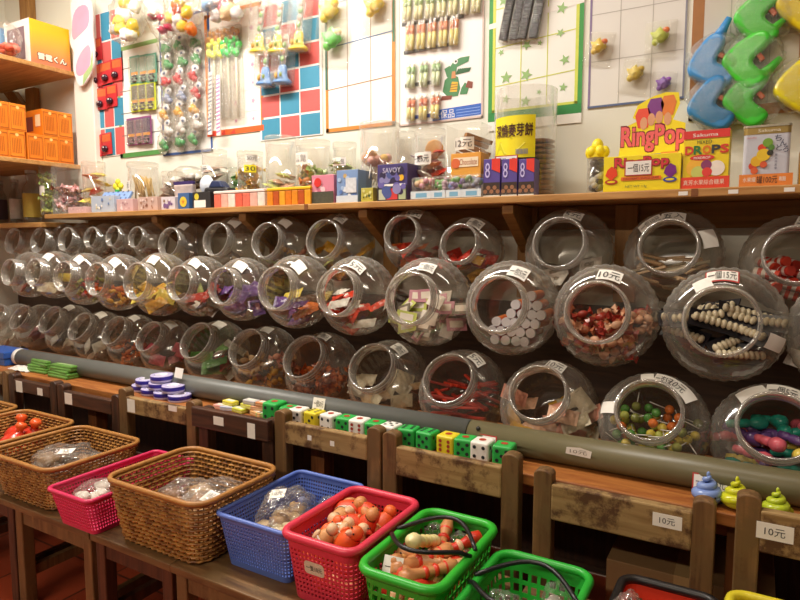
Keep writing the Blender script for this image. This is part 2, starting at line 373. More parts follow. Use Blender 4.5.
# sweets, one maker per kind; every maker returns one small mesh about 4 cm across
def mk_twist(c):
    def f():
        m = plain(c, .25, .25, 90); b = MB(); b.ell((0,0,0), .015, .010, .010, m, 10, 7)
        for s in (-1, 1):
            vs = [(s*.012,0,0)]+[(s*.026, .011*math.cos(q*PI/3), .011*math.sin(q*PI/3)+(.003 if q % 2 else -.003)) for q in range(7)]
            b.add(vs, [(0, 1+q, 2+q) for q in range(6)], m)
        return b.build('wrapped_candy')
    return f
def mk_pack(c):
    a, d = c.split('+') if '+' in c else (c, c)
    def f():
        m = plain(a, .3, .3, 60, .3); m2 = plain(d, .3, .2, 60); b = MB()
        vs = []; fs = []; nx, ny = 8, 6
        for sgn in (1, -1):
            for j in range(ny+1):
                for i in range(nx+1):
                    u, v = i/nx*2-1, j/ny*2-1; z = .008*(1-abs(u)**3)*(1-v*v)*sgn
                    vs.append((u*.030, v*.019, z+.0015*math.sin(9*u+5*v)))
        n1 = (nx+1)*(ny+1)
        for q in (0, n1):
            for j in range(ny):
                for i in range(nx): 
                    F = (q+j*(nx+1)+i, q+j*(nx+1)+i+1, q+(j+1)*(nx+1)+i+1, q+(j+1)*(nx+1)+i)
                    b.add([vs[k] for k in F], [(0,1,2,3) if q == 0 else (3,2,1,0)], m2 if 2 <= i <= 5 and 2 <= j <= 3 else m, True)
        for s in (-1, 1): b.rect(min(s*.030, s*.036), -.019, max(s*.030, s*.036), .019, .0005, m)
        return b.build('candy_packet')
    return f
def mk_ball(c):
    def f():
        b = MB(); b.ell((0,0,0), .013, .013, .013, plain(c, .15, .3, 120), 12, 8); b.tube([(.012,0,0),(.055,.002,.004)], .0016, WHITE, 6); return b.build('ball_lollipop')
    return f
def mk_tube(c):
    def f():
        b = MB(); b.cyl(.0145, -.045, .035, plain(c, .3, .2), 16); b.cyl(.0155, .035, .047, plain('e2dfe4', .4, .03), 16); return b.build('candy_tube')
    return f
def mk_roll(c):
    def f():
        b = MB(); m = plain(c, .35, .2); w_ = plain('eee4dc', .4, .1)
        for i in range(6): b.cyl(.016, -.036+i*.012, -.024+i*.012, m if i % 2 else w_, 14)
        return b.build('striped_candy_roll')
    return f
def mk_card(c):
    def f():
        b = MB(); b.box(-.03, .03, -.02, .02, -.001, .001, plain(c, .5, .15, 70)); b.rect(-.02, -.01, .02, .012, .0013, plain('f0e6d8', .5, .1)); return b.build('paper_card')
    return f
def mk_bar(c):
    def f():
        b = MB(); b.box(-.042, .042, -.006, .006, -.004, .004, plain(c, .45, .35, 60)); return b.build('candy_stick', bevel=.002)
    return f
def mk_bead(c):
    def f():
        b = MB(); b.box(-.055, .055, -.018, .018, -.0035, -.001, plain('1d1a22', .4)); m = plain(c, .3, .12, 80)
        for i in range(9): b.ell((-.044+i*.011, 0, .005), .0062, .010, .0075, m, 8, 6)
        return b.build('beaded_bracelet')
    return f
def mk_toy(c):
    def f():
        b = MB(); m = plain(c, .25, .08); b.lathe([(.0001,-.055),(.010,-.052),(.012,-.03),(.008,-.026),(.012,-.02),(.012,0),(.008,.004),(.014,.012),(.019,.026),(.017,.042),(.008,.05),(.0001,.051)], m, 14)
        return b.build('toy_whistle')
    return f
KIND = dict(twist=(mk_twist, 'wrapped candy', 'candy', .019), pack=(mk_pack, 'candy packet', 'packet', .023), ball=(mk_ball, 'ball lollipop', 'lollipop', .021), tube=(mk_tube, 'white-capped candy tube', 'candy tube', .03),
            roll=(mk_roll, 'striped candy roll', 'candy roll', .027), card=(mk_card, 'paper card', 'card', .022), bar=(mk_bar, 'candy stick', 'candy', .022), bead=(mk_bead, 'beaded bracelet on black card', 'bracelet', .036), toy=(mk_toy, 'plastic toy whistle', 'toy', .026))
CN = {'d8452f':'red','e07a3a':'orange','d9a53a':'golden yellow','e8d05a':'yellow','c98a9a':'pink','6a4a8a':'purple','efe6da':'white','9aa05a':'olive green','5f9a4a':'green','7a4a30':'brown','d8b890':'tan','d9cdb0':'cream','b06a4a':'reddish brown','8a8070':'grey','3a6aa8':'blue','e6a088':'salmon','2a9a86':'teal','c23a2c':'deep red','5a3f2c':'dark brown','c8d06a':'pale green','e0b090':'peach','a83f34':'brick red','e06a7a':'coral pink','ddd8d0':'off-white'}
def cname(c): return ' and '.join(CN[q] for q in c.split('+'))
ROW1 = [((12,240,27),('pack',['ddd8d0'],3,.2)),((38,240,28),('pack',['efe6da','8a8070'],3,.2)),((65,239,28),('pack',['8a8070'],3,.2)),((90,237,29),('twist',['7a4a30'],3,.2)),((112,236,29),('pack',['5a3f2c'],2,.2)),((135,237,31),('pack',['7a4a30'],3,.2)),
 ((168,242,32),('twist',['d9cdb0','8a8070'],6,.25)),((215,239,35),('pack',['8a8070','d9cdb0'],4,.22)),((265,240,37),('twist',['d9a53a','9aa05a','e6a088'],14,.36)),((322,239,41),('pack',['e6a088','9aa05a+d9a53a','d9a53a'],12,.38)),
 ((400,233,43),('pack',['d8452f','e07a3a+efe6da','a83f34'],13,.36)),((458,243,48),('pack',['c23a2c','a83f34','d9a53a'],12,.38)),((558,242,53),('pack',['8a8070','ddd8d0+8a8070'],9,.28)),((668,246,57),('bar',['d8b890','d9cdb0'],16,.4)),((797,254,60),('roll',['c23a2c','d8452f'],11,.42))]
ROW2 = [((8,272,29),('pack',['a83f34','7a4a30'],6,.35)),((33,272,34),('pack',['e8d05a','d9cdb0'],8,.35)),((62,276,36),('twist',['d8452f','c98a9a','9aa05a'],14,.38)),((95,279,39),('twist',['e07a3a','d9a53a'],18,.36)),((135,281,39),('pack',['d9a53a','e8d05a'],14,.36)),
 ((178,283,40),('pack',['5a3f2c','efe6da','c23a2c','9aa05a'],13,.42)),((221,286,44),('pack',['6a4a8a','6a4a8a+c98a9a','e8d05a'],14,.40)),((274,288,46),('pack',['6a4a8a','e07a3a','e8d05a','5a3f2c'],14,.40)),((335,292,50),('pack',['d8452f+efe6da','d8452f','efe6da'],14,.42)),
 ((408,298,54),('card',['efe6da','c8d06a','c98a9a','8a8070'],16,.45)),((496,304,60),('tube',['c23a2c','e07a3a'],14,.6)),((595,312,66),('twist',['b06a4a','a83f34','e0b090','e0b090'],40,.42)),((721,321,75),('bead',['d9cdb0'],10,.5)),((868,333,82),('pack',['8a8070','ddd8d0'],9,.4))]
ROW3 = [((-5,316,28),('pack',['efe6da'],3,.3)),((19,317,30),('pack',['efe6da','c98a9a'],6,.34)),((49,319,33),('pack',['ddd8d0','efe6da'],6,.3)),((79,326,36),('pack',['d8b890','efe6da'],7,.32)),((113,330,38),('twist',['b06a4a','e07a3a'],14,.34)),((148,336,40),('pack',['c98a9a','e06a7a'],10,.38)),
 ((195,340,42),('pack',['efe6da','5f9a4a','c23a2c'],12,.42)),((245,347,44),('twist',['d9a53a','d8b890','e6a088'],24,.38)),((302,356,49),('twist',['e07a3a','b06a4a'],24,.40)),((370,366,53),('pack',['d9cdb0','d8b890'],15,.38)),((447,378,57),('bar',['c23a2c','d8452f','a83f34'],24,.46)),
 ((537,392,62),('pack',['e0b090','d9cdb0','d9a53a','e6a088'],17,.44)),((648,409,68),('ball',['5f9a4a','9aa05a','e8d05a','c8d06a','e07a3a'],38,.5)),((777,425,76),('toy',['d8452f','e06a7a','2a9a86','d8452f','e8d05a','e06a7a','2a9a86','6a4a8a'],18,.56))]
TAGTXT = ['一包5元', '10元', '一個5元', '5元', '一包10元', '二個5元']
TILT = dict(top=.24, middle=.17, bottom=.56)
LN = .1565
def jar_row(row, rowname, Yf):
    tl = TILT[rowname]; AX = Vector((0, -math.cos(tl), math.sin(tl)))
    P = []
    for (px, py, h), spec in row:
        Y = Yf(px, py); p = aY(px, py, Y); dep = (p-Vector((0,0,EYE))).dot(FW)
        P.append((p, (h/2)*dep/FPX/.0875*(.95 if rowname == 'bottom' else 1), px, spec))
    n = len(P)
    for i, (p, s, px, (kind, cols, cnt, fill)) in enumerate(P):
        near = min([abs(P[i+d][0].x-p.x) for d in (-1, 1) if 0 <= i+d < n])
        s = min(s, near/.292, 1.04 if rowname != 'top' else .90)
        k = n-i; mk, nm, cat, rad = KIND[kind]
        what = {'twist':'wrapped candies','pack':'packets','ball':'ball lollipops','tube':'capped tubes','roll':'striped rolls','card':'paper cards','bar':'candy sticks','bead':'beaded bracelets','toy':'toy whistles'}[kind]
        where = f'{rowname} row, {ORD[k]} from near end'
        cs = ' and '.join(dict.fromkeys(CN[c.split('+')[0]] for c in cols[:2]))
        lab = f'clear jar of {cs} {what}, {where}'
        body = p-AX*(LN*s)
        if rowname == 'bottom': body.z = max(REAR+.152*s, body.z)
        if 'jar' not in PROTO: j = jar_proto(); PROTO['jar'] = j
        else: j = bpy.data.objects.new('candy_jar', None); C.objects.link(j); j.empty_display_size = .02; [dup(ch, parent=j) for ch in PROTO['jar'].children if ch.name.split('.')[0] in ('bowl', 'neck_ring')]
        j.location = body; j.rotation_euler = (-tl, 0, 0); j.scale = (s,)*3; tag(j, lab, 'jar', f'candy jars in the {rowname} row')
        # contents: settle by dart throwing in the lower part of the bowl
        zm = {'pack': 1.25, 'twist': 1.15, 'card': 1.15, 'ball': 1.05, 'bar': 1.1, 'bead': 1.3}.get(kind, 1.0); rd = rad*(.42 if kind in ('pack', 'twist', 'card', 'tube') else 1.15)
        rx, ry = .148*s-rd, .106*s-rd; fl = min(.66, fill*(1.5 if rowname == 'bottom' else 1.3)); lim = -.148*s+.296*s*fl; pts = []; tries = 0; md = rad*.98; want = int(cnt*(1.75 if kind != 'pack' and px > 290 else 1.1 if px > 300 else .8)) if cnt > 4 else cnt
        while len(pts) < want and tries < 9000:
            tries += 1
            if tries % 900 == 0: md *= .9
            q = Vector((R.uniform(-1, 1)*rx, R.uniform(-1, 1)*ry, R.uniform(-rx, lim)))
            if q.z > lim+.35*q.y: continue
            y2, z2 = q.y*math.cos(tl)-q.z*math.sin(tl), q.y*math.sin(tl)+q.z*math.cos(tl)   # in the tilted bowl
            if (q.x/rx)**2+(y2/ry)**2+(z2/rx)**2 > 1: continue
            if all((q-o).length > md for o in pts): pts.append(q)
        if kind == 'tube':
            pts = []; 
            for rr in range(6):
                for cc in range(7):
                    q = Vector((-.075+cc*.033+(.0165 if rr % 2 else 0), .0, -.100+rr*.029))*s
                    if (q.x/(.118*s))**2+(q.z/(.122*s))**2 < .95 and rr-cc < 2: pts.append(q)
        for q in pts:
            c = R.choice(cols); a, e, g = R.uniform(0, 6.28), R.uniform(-.6, .6), R.uniform(-.5, .5)
            if kind == 'tube': rot = (PI/2, 0, R.uniform(-.1, .1)); 
            elif kind == 'toy': rot = (R.uniform(1.2, 1.9), R.uniform(-.5, .5), R.uniform(0, 6.28))
            elif kind == 'roll': rot = (PI/2+R.uniform(-.3, .3), 0, R.uniform(.4, 1.6))
            elif kind in ('bead', 'card'): rot = (R.uniform(.8, 1.3), R.uniform(-.3, .3), R.uniform(-.9, .9))
            elif kind == 'bar': rot = (R.uniform(-.4, .4), R.uniform(-.35, .35), R.gauss(0, .5))
            elif kind == 'pack': rot = (R.uniform(.2, 1.3), e, R.uniform(-.8, .8))
            else: rot = (g, e, a)
            sz = zm*(s if px > 300 else s*1.2)
            place((kind, c), mk(c), body+q, rot, sz, f'{cname(c)} {nm} inside {ORD[k]} jar from near end of {rowname} row', cat, f'{cname(c)} {nm}s in {where}')
        # price labels stuck on the shoulder
        if px > 30 and not (rowname == 'top' and px < 160):
            if px == 648:
                for a0, w_, h_, tx in ((1.75,.03,.026,''),(1.35,.045,.03,'一支5元'),(1.0,.045,.028,'10元'),(.72,.04,.028,''),(3.05,.03,.045,'')):
                    jar_tag(j, s, a0, w_, h_, tx, False)
            elif px == 668:
                for a0, w_, h_, tx in ((2.2,.065,.024,'一包10元'),(1.55,.062,.022,'五入'),(.35,.05,.038,'')): jar_tag(j, s, a0, w_, h_, tx, False)
            elif px == 777:
                for a0, w_, h_, tx in ((2.1,.062,.032,''),(1.45,.066,.034,'一個5元')): jar_tag(j, s, a0, w_, h_, tx, False, .25)
            elif px == 721:
                jar_tag(j, s, 1.62, .07, .026, '一個15元', True, .45); jar_tag(j, s, 2.05, .04, .025, '', False, .2); jar_tag(j, s, -.35, .035, .05, '', False, .7)
            else:
                jar_tag(j, s, R.uniform(.95, 1.4), R.uniform(.05, .062), R.uniform(.024, .03), R.choice(TAGTXT) if px > 300 else '', False, .3, R.uniform(-.15, .15))
def y3(px, py):
    r = ray(px, py); return max(1.49, min(1.62, r.y*(-.388/r.z)))
jar_row(ROW1, 'top', lambda px, py: 1.75)
jar_row(ROW2, 'middle', lambda px, py: 1.53)
jar_row(ROW3, 'bottom', y3)
# ------------------------------------------------------------------ school chairs holding the baskets
SEATZ = EYE-.77
WD = lambda ax: wood('chair_dark_'+ax, '2e1a10', '573420', .5, ax)
WM = lambda ax: wood('chair_mid_'+ax, '553a20', '86643c', .55, ax, worn='6e5432')
WP = lambda ax: wood('chair_worn_'+ax, '8a6c40', 'a98c5c', .7, ax, worn='54361c')
BY = 1.335           # front face of the chair backs
def chair(pl, pr, py_top, rail_dz, rail_h, Wrail, Wpost, over, label, stickers):
    x0, x1 = aY(pl, 400, BY-.02).x, aY(pr, 400, BY-.02).x; w = x1-x0
    zt = aY((pl+pr)/2, py_top, BY-.02).z
    t = thing('school_chair', label, 'chair', (x0, BY, 0), group='old wooden chairs in front of the table')
    pw = .042
    for X in (0, w-pw):
        top = zt if not over else zt-.004
        b = MB(RX(PI/2)); prof = [(X, 0), (X+pw, 0), (X+pw, top-.012)]+[(X+pw/2+pw/2*math.cos(q*PI/8), top-.012+.012*math.sin(q*PI/8)) for q in range(1, 8)]+[(X, top-.012)]
        b.prism(prof, 0, .034, Wpost); b.build('back_post', t, bevel=.003)
    zr = zt-rail_dz
    b = MB(); X0, X1 = (0-.004, w+.004) if over else (pw-.001, w-pw+.001)
    yy = (-.046, -.0345) if over else (-.036, -.012)
    b.box(X0, X1, yy[0]-(.012 if over else 0), yy[1], zr-rail_h, zr, Wrail); rl = b.build('back_rail', t, bevel=.004)
    for (u, v, sw, sh, tx) in stickers:
        b = MB(FRONT); X = X0+(X1-X0)*u; Z = zr-rail_h*v; yf = -(yy[0]-(.012 if over else 0))+.0006
        b.box(X-sw/2, X+sw/2, Z-sh/2, Z+sh/2, yf-.0005, yf, PAPER); st = b.build('price_sticker', rl)
        if tx: b = MB(FRONT); b.text(tx, X-sw*.4, Z-sh*.25, X+sw*.4, Z+sh*.25, yf+.0006, INK, keep=True); b.build('handwriting', st)
    Ws = WM('X')
    for k in range(3):
        b = MB(); b.box(-.004, w+.004, -.405+k*.122, -.405+k*.122+.118, SEATZ-.020, SEATZ, Ws); b.build('seat_plank', t, bevel=.003)
    for X in (.004, w-.040):
        b = MB(); b.box(X, X+.036, -.395, -.360, 0, SEATZ-.0205, Wpost); b.build('front_leg', t, bevel=.003)
        b = MB(); b.box(X+.008, X+.028, -.359, -.035, SEATZ-.062, SEATZ-.0205, Wpost); b.build('side_apron', t)
        b = MB(); b.box(X+.008, X+.028, -.359, -.035, .09, .12, Wpost); b.build('stretcher', t)
    b = MB(); b.box(.041, w-.041, -.390, -.368, SEATZ-.065, SEATZ-.0205, Wpost); b.build('front_apron', t)
    b = MB(); b.box(.041, w-.041, -.030, -.010, .16, .20, Wpost); b.build('stretcher', t)
CH = [(-88,-22,370,.012,.05,WM('X'),WM('Z'),False,'dark chair with plain rail, farthest of the chairs along the table',[]),
 (-20,12,368,.012,.05,WM('X'),WM('Z'),False,'chair with pale brown post just before the sticker chairs',[]),
 (13,60,377,.020,.048,WD('X'),WD('Z'),False,'dark brown chair with white sticker, beside the green packet stacks',[(.17,.55,.045,.045,''),(.75,.62,.035,.028,'')]),
 (61,122,389,.022,.052,WD('X'),WD('Z'),False,'dark reddish chair with one white sticker, behind the wicker basket of shiny bag',[(.12,.5,.045,.042,'')]),
 (122,198,394,.026,.056,WP('X'),WM('Z'),False,'pale worn chair below the stack of purple tape rolls',[(.10,.5,.04,.045,''),(.8,.15,.04,.018,'')]),
 (201,275,411,.0,.062,WD('X'),WD('Z'),True,'dark chair with full width rail and two torn stickers, below candy bars',[(.38,.45,.042,.026,''),(.80,.6,.030,.045,'')]),
 (277,383,418,.030,.062,WP('X'),WM('Z'),False,'worn chair with two round white spots, behind the blue basket',[(.32,.5,.014,.014,''),(.60,.55,.014,.014,'')]),
 (385,522,442,.034,.075,WP('X'),WM('Z'),False,'scuffed pale chair behind the green basket of peach toys',[]),
 (537,722,484,.028,.082,WP('X'),WM('Z'),False,'scuffed pale chair with one label, in front of the cardboard box',[(.84,.35,.055,.028,'10元')]),
 (742,968,511,.026,.082,WP('X'),WM('Z'),False,'worn chair below the swirl toys, nearest of the chairs',[(.10,.45,.06,.032,'10元')])]
for c in CH: chair(*c)
t = thing('cardboard_box', 'brown cardboard box stored under the table behind the chairs', 'box', (-.10, 1.56, 0))
b = MB(); b.box(-.17, .17, -.13, .13, .0, .36, plain('8a6a44', .7, .08, 30)); b.build('carton', t, bevel=.002)
b = MB(); b.box(-.025, .025, -.1306, .1306, .30, .3612, plain('a8895c', .4, .05)); b.build('tape_strip', t)
# ------------------------------------------------------------------ baskets
def rrect(a, b, r, n=5):
    P = []
    for cx, cy, a0 in ((a-r, b-r, 0), (-a+r, b-r, 1), (-a+r, -b+r, 2), (a-r, -b+r, 3)):
        for k in range(n+1): q = (a0+k/n)*PI/2; P.append((cx+r*math.cos(q), cy+r*math.sin(q)))
    return P
def perim(a, b, r):
    P = rrect(a, b, r, 6); P.append(P[0]); L = [0]
    for p, q in zip(P, P[1:]): L.append(L[-1]+math.hypot(q[0]-p[0], q[1]-p[1]))
    def f(s):
        s = (s % 1)*L[-1]
        for k in range(len(P)-1):
            if s <= L[k+1]: u = (s-L[k])/max(1e-9, L[k+1]-L[k]); return (P[k][0]+(P[k+1][0]-P[k][0])*u, P[k][1]+(P[k+1][1]-P[k][1])*u)
        return P[0]
    return f, L[-1]
def basket_frame(x0, x1, y0, y1, zr, name, label):
    return thing(name, label, 'basket', ((x0+x1)/2, (y0+y1)/2, SEATZ+.001)), (x1-x0)/2, (y1-y0)/2, zr-SEATZ-.001
def wicker(x0, x1, y0, y1, zr, label, taper=.84):
    t, a, b_, h = basket_frame(x0, x1, y0, y1, zr, 'wicker_basket', label)
    f, ln = perim(a, b_, .045); nu, nv = int(ln/.0125)//2*2, 13
    m, nt, N, L = newmat('wicker_weave'); o = N.new('ShaderNodeOutputMaterial'); bs = N.new('ShaderNodeBsdfPrincipled'); tc = N.new('ShaderNodeTexCoord'); nz = N.new('ShaderNodeTexNoise')
    nz.inputs['Scale'].default_value = 35; nz.inputs['Detail'].default_value = 5; rp = N.new('ShaderNodeValToRGB'); rp.color_ramp.elements[0].position = .35; rp.color_ramp.elements[1].position = .65
    rp.color_ramp.elements[0].color = (*hexc('7a4a1e'), 1); rp.color_ramp.elements[1].color = (*hexc('b98440'), 1)
    L.new(tc.outputs['Object'], nz.inputs[0]); L.new(nz.outputs['Fac'], rp.inputs[0]); L.new(rp.outputs[0], bs.inputs['Base Color']); bs.inputs['Roughness'].default_value = .4; L.new(bs.outputs[0], o.inputs[0])
    mb = MB()
    def pt(s, z, off):
        k = taper+(1-taper)*z/h; x, y = f(s); x2, y2 = f(s+.002); dx, dy = x2-x, y2-y; l = math.hypot(dx, dy) or 1
        return (x*k+dy/l*off, y*k-dx/l*off, z)
    for row in range(nv):                      # each woven strand passes in front of and behind the stakes
        z = h*(row+.5)/nv
        mb.tube([pt((i+.5*0)/nu, z, .0026*math.cos(PI*i+PI*row)) for i in range(nu)], h/nv*.64, m, 6, True, flat=.42)
    for i in range(nu):
        if i % 1 == 0: mb.tube([pt(i/nu, 0, 0), pt(i/nu, h, 0)], .0022, m, 4)
    mb.build('woven_wall', t)
    mb = MB(); mb.prism([(p[0]*taper, p[1]*taper) for p in rrect(a, b_, .045)], 0, .006, m); mb.build('woven_base', t)
    mb = MB(); P = rrect(a+.002, b_+.002, .045); mb.tube([(x, y, h+.003) for x, y in P], .0068, plain('a8743a', .4, .3, 80, .3), 10, True); mb.build('rim', t)
    return t
def plastic(x0, x1, y0, y1, zr, h_, label, taper=.86, cell=(.0085, .009), bar=.42, band=(.10, .10), shear=0, rim=.006, rimh=None, handle=0, r=.025, rimcol=None):
    t, a, b_, h = basket_frame(x0, x1, y0, y1, zr, 'plastic_basket', label); m = plain(h_, .35, .05)
    f, ln = perim(a, b_, r); nu = int(ln/cell[0]); hz = h*(1-band[0]-band[1]); nv = max(2, int(hz/cell[1]))
    SS = []; TT = [(0, True)]
    for k in range(nu): SS += [(k/nu, True), ((k+bar)/nu, False)]
    for k in range(nv): TT += [(band[0]+(1-band[0]-band[1])*(k+bar*.5)/nv, False), (band[0]+(1-band[0]-band[1])*(k+1-bar*.5)/nv, True)]
    TT.append((1, True))
    mb = MB(); vs = []; fs = []; ns = len(SS)
    for tt, _ in TT:
        for ss, _ in SS:
            k = taper+(1-taper)*tt; x, y = f(ss+shear*tt/nu); vs.append((x*k, y*k, tt*h))
    for j in range(len(TT)-1):
        for i in range(ns):
            if (not SS[i][1]) and (not TT[j][1]): continue
            i2 = (i+1) % ns; fs.append((j*ns+i, j*ns+i2, (j+1)*ns+i2, (j+1)*ns+i))
    mb.add(vs, fs, m, False); mb.build('basket_wall', t, solid=.0022)
    mb = MB(); mb.prism([(p[0]*taper, p[1]*taper) for p in rrect(a, b_, r)], 0, .003, m); mb.build('basket_base', t)
    mb = MB(); mb.tube([(x, y, h) for x, y in rrect(a+.001, b_+.001, r)], rim, plain(rimcol, .4) if rimcol else m, 8, True); mb.build('rim', t)
    if handle:
        for s in (-1, 1):
            if handle == 1 or s == 1 or True:
                P = []
                for k in range(13):
                    q = k/12; x = -a-.006+(2*a+.012)*q; lift = math.sin(q*PI)
                    P.append((x, s*(.012+.085*lift*1.0)+ (0 if s > 0 else .0), h+.008+.028*lift**.5 if s < 0 else h+.010+.012*lift))
                mb = MB(); mb.tube(P, .0048, BLACK, 8); mb.build('handle', t)
    return t
B00 = wicker(-2.74, -2.42, .94, 1.25, EYE-.635, 'wicker basket farthest along, cut off by the picture edge')
B0 = wicker(-2.385, -2.055, .94, 1.25, EYE-.640, 'brown wicker basket holding round red toys')
B1 = wicker(-2.005, -1.675, .93, 1.235, EYE-.640, 'brown wicker basket holding one big shiny bag')
B2 = plastic(-1.640, -1.458, .905, 1.255, EYE-.668, 'd0305e', 'narrow crimson plastic basket squeezed between two wicker baskets', r=.02)
B3 = wicker(-1.432, -1.082, .935, 1.215, EYE-.610, 'brown wicker basket holding bags of brown snacks, beside the blue basket')
B4 = plastic(-1.080, -.862, .985, 1.295, EYE-.640, '5f78c6', 'periwinkle blue plastic basket holding clear bags', r=.02)
B5 = plastic(-.855, -.668, .960, 1.240, EYE-.622, 'd83a52', 'pinkish red plastic basket full of orange and peach toys', cell=(.011, .010), band=(.1, .17), rim=.0095, r=.03)
B6 = plastic(-.640, -.468, .935, 1.235, EYE-.630, '2fae30', 'green basket with black handles full of peach rubber toys', cell=(.020, .020), bar=.34, shear=1.5, band=(.08, .16), rim=.010, handle=1, r=.035)
B7 = plastic(-.440, -.250, .900, 1.190, EYE-.658, '2aa836', 'green basket with black handles holding small snack packets', cell=(.020, .022), bar=.36, shear=0, band=(.1, .24), rim=.009, handle=1, r=.035)
B8 = plastic(-.195, -.030, .930, 1.222, EYE-.660, 'cf3a22', 'red plastic basket with a black rim', cell=(.02, .018), band=(.1, .25), rim=.009, r=.03, rimcol='1a1718')
b9 = aZ(731, 592, EYE-.65); B9 = plastic(b9.x, b9.x+.18, b9.y-.27, b9.y, EYE-.650, 'd8c832', 'yellow plastic basket at the bottom corner', cell=(.02, .02), band=(.1, .2), rim=.009, r=.03)
# ------------------------------------------------------------------ things in the baskets
def wobble(seed, amp, fr=2.2):
    off = Vector((seed*7.3, seed*3.1, seed*1.7))
    return lambda d: 1+amp*noise.noise(Vector(d)*fr+off)+amp*.5*noise.noise(Vector(d)*fr*2.7+off)
def film_bag(name, label, cat, loc, sx, sy, sz, cols, n, seed, sticker=None, rz=0, group=None, nm='filling', fs=.5):
    t = thing(name, label, cat, loc, (0, 0, rz), group); rr = random.Random(seed)
    b = MB()
    for k in range(n):
        q = (rr.uniform(-.62, .62)*sx, rr.uniform(-.62, .62)*sy, rr.uniform(.25, .95)*sz); c = plain(rr.choice(cols), .5, .25, 60, .3)
        e = min(sx, sy)*fs*rr.uniform(.7, 1.1); b.ell(q, e, e*.8, min(e*.6, sz*.45), c, 10, 7, disp=wobble(seed+k, .35))
    b.build(nm, t)
    b = MB(); b.ell((0, 0, sz*.85), sx, sy, sz*.95, FILM, 40, 26, disp=wobble(seed, .26, 1.9)); b.build('film', t)
    if sticker:
        u, v, w_, h_, tl = sticker; b = MB(T(u*sx, v*sy, sz*1.70) @ RX(tl) @ RZ(.4)); b.box(-w_/2, w_/2, -h_/2, h_/2, 0, .001, PAPER); p = b.build('price_sticker', t)
        b = MB(T(u*sx, v*sy, sz*1.70) @ RX(tl) @ RZ(.4)); b.text('10元', -w_*.35, -h_*.25, w_*.35, h_*.25, .0016, INK, keep=True); b.build('handwriting', p)
    return t
Z0 = SEATZ+.008
film_bag('snack_bag', 'shiny clear bag of brown snacks in the wicker basket, white sticker', 'bag', (-1.83, 1.075, Z0+.03), .115, .09, .055, ['6a4a30','8a6a48','4a3420'], 12, 3, (.25,-.2,.055,.025,.35))
film_bag('snack_bag', 'flat clear bag of tan snacks beside the shinier bag', 'bag', (-1.745, 1.13, Z0+.03), .065, .06, .04, ['a07a50','8a6a48'], 7, 5)
film_bag('paper_packet_bag', 'white packet in clear film inside the crimson basket', 'packet', (aZ(98, 492, EYE-.70).x, aZ(98, 492, EYE-.70).y, Z0+.04), .05, .075, .030, ['d8d2ca','c8c0b8'], 6, 9)
for k, (dx, dy, c, lb) in enumerate(((-.05, .02, '8a5a28', 'left of the white tag'), (.03, .05, 'a8743a', 'tan crispy snack at the back'), (.055, -.03, '9a6a38', 'with a white tag'))):
    film_bag('snack_bag', ['bag of brown snack sticks at the near end of the wicker basket', 'bag of tan crispy snacks at the back of the wicker basket', 'clear bag of brown snacks with white tag beside blue basket'][k], 'bag', (-1.25+dx, 1.07+dy, Z0+.045), .080, .068, .042, [c, '7a4e22', 'b08a58'], 8, 20+k, (.2,-.3,.05,.03,.3) if k == 2 else None, k*.7)
film_bag('snack_bag', 'large clear bag of round beige buns with tag in the blue basket', 'bag', (-.995, 1.13, Z0+.02), .054, .080, .070, ['c8a880','b8946a','d8bf9a'], 8, 31, (-.1,-.2,.04,.03,.4), fs=.62)
film_bag('snack_bag', 'clear bag of cream buns at the front of the blue basket', 'bag', (-.935, 1.085, Z0+.02), .052, .072, .062, ['d8c8a4','c4b088'], 7, 33, fs=.6)
film_bag('snack_bag', 'clear bag of black seeds at the back of the blue basket', 'bag', (-.915, 1.215, Z0+.02), .035, .05, .050, ['1f1c1e','2a2628'], 9, 35)
film_bag('snack_bag', 'empty looking clear bag in the back corner of the blue basket', 'bag', (-1.02, 1.225, Z0+.02), .045, .04, .045, ['8a90b8'], 1, 36)
def figure_toy(cb, ch, cbk, stripe=None):
    def f():
        b = MB(); m = plain(cb, .5, .2, 30); b.lathe([(.0001,-.034),(.014,-.033),(.0205,-.02),(.021,-.004),(.016,.010),(.0115,.017)], m, 16)
        h = plain(ch, .5, .2, 30); b.ell((0, -.002, .024), .013, .014, .0125, h, 14, 9)
        b.lathe([(.006, 0), (.0055, .006), (.0001, .012)], plain(cbk, .35), 10, T(0, -.013, .024) @ RX(PI/2))
        for s in (-1, 1):
            b.ell((s*.020, -.002, -.006), .006, .009, .014, h, 8, 6); b.ell((s*.006, -.0135, .031), .002, .0015, .002, BLACK, 6, 4)
        if stripe:
            for k in range(3): b.lathe([(.0208, -.022+k*.009), (.0218, -.0195+k*.009), (.0208, -.017+k*.009)], plain(stripe, .35), 16)
        return b.build('rubber_toy')
    return f
TOYC = [('cb8650','d49560','d8602a',None,'peach'),('e0561e','e2642a','e8b090',None,'orange'),('cf965e','dcb48c','d8452f','e4dcd0','peach and white striped'),('d8461e','cb8650','e0a060',None,'orange and peach')]
def pile(bk, a, b_, z0, n, makers, sc_, lab, cat, group, top, lie=False):
    pts = []; tr = 0
    while len(pts) < n and tr < 8000:
        tr += 1; q = Vector((R.uniform(-a, a), R.uniform(-b_, b_), z0+R.uniform(0, top)))
        if all((q-o).length > .034*sc_ for o in pts): pts.append(q)
    for q in pts:
        key, mk, cn = R.choice(makers)
        place(key, mk, Vector((bk.location.x, bk.location.y, 0))+q, (R.uniform(-1.6, 1.6), R.uniform(-.9, .9), R.uniform(0, 6.28)) if not lie else (PI/2+R.uniform(-.35, .35), R.uniform(-.4, .4), R.gauss(-.7, .7)), sc_*R.uniform(.9, 1.15), lab.format(cn), cat, group.format(cn))
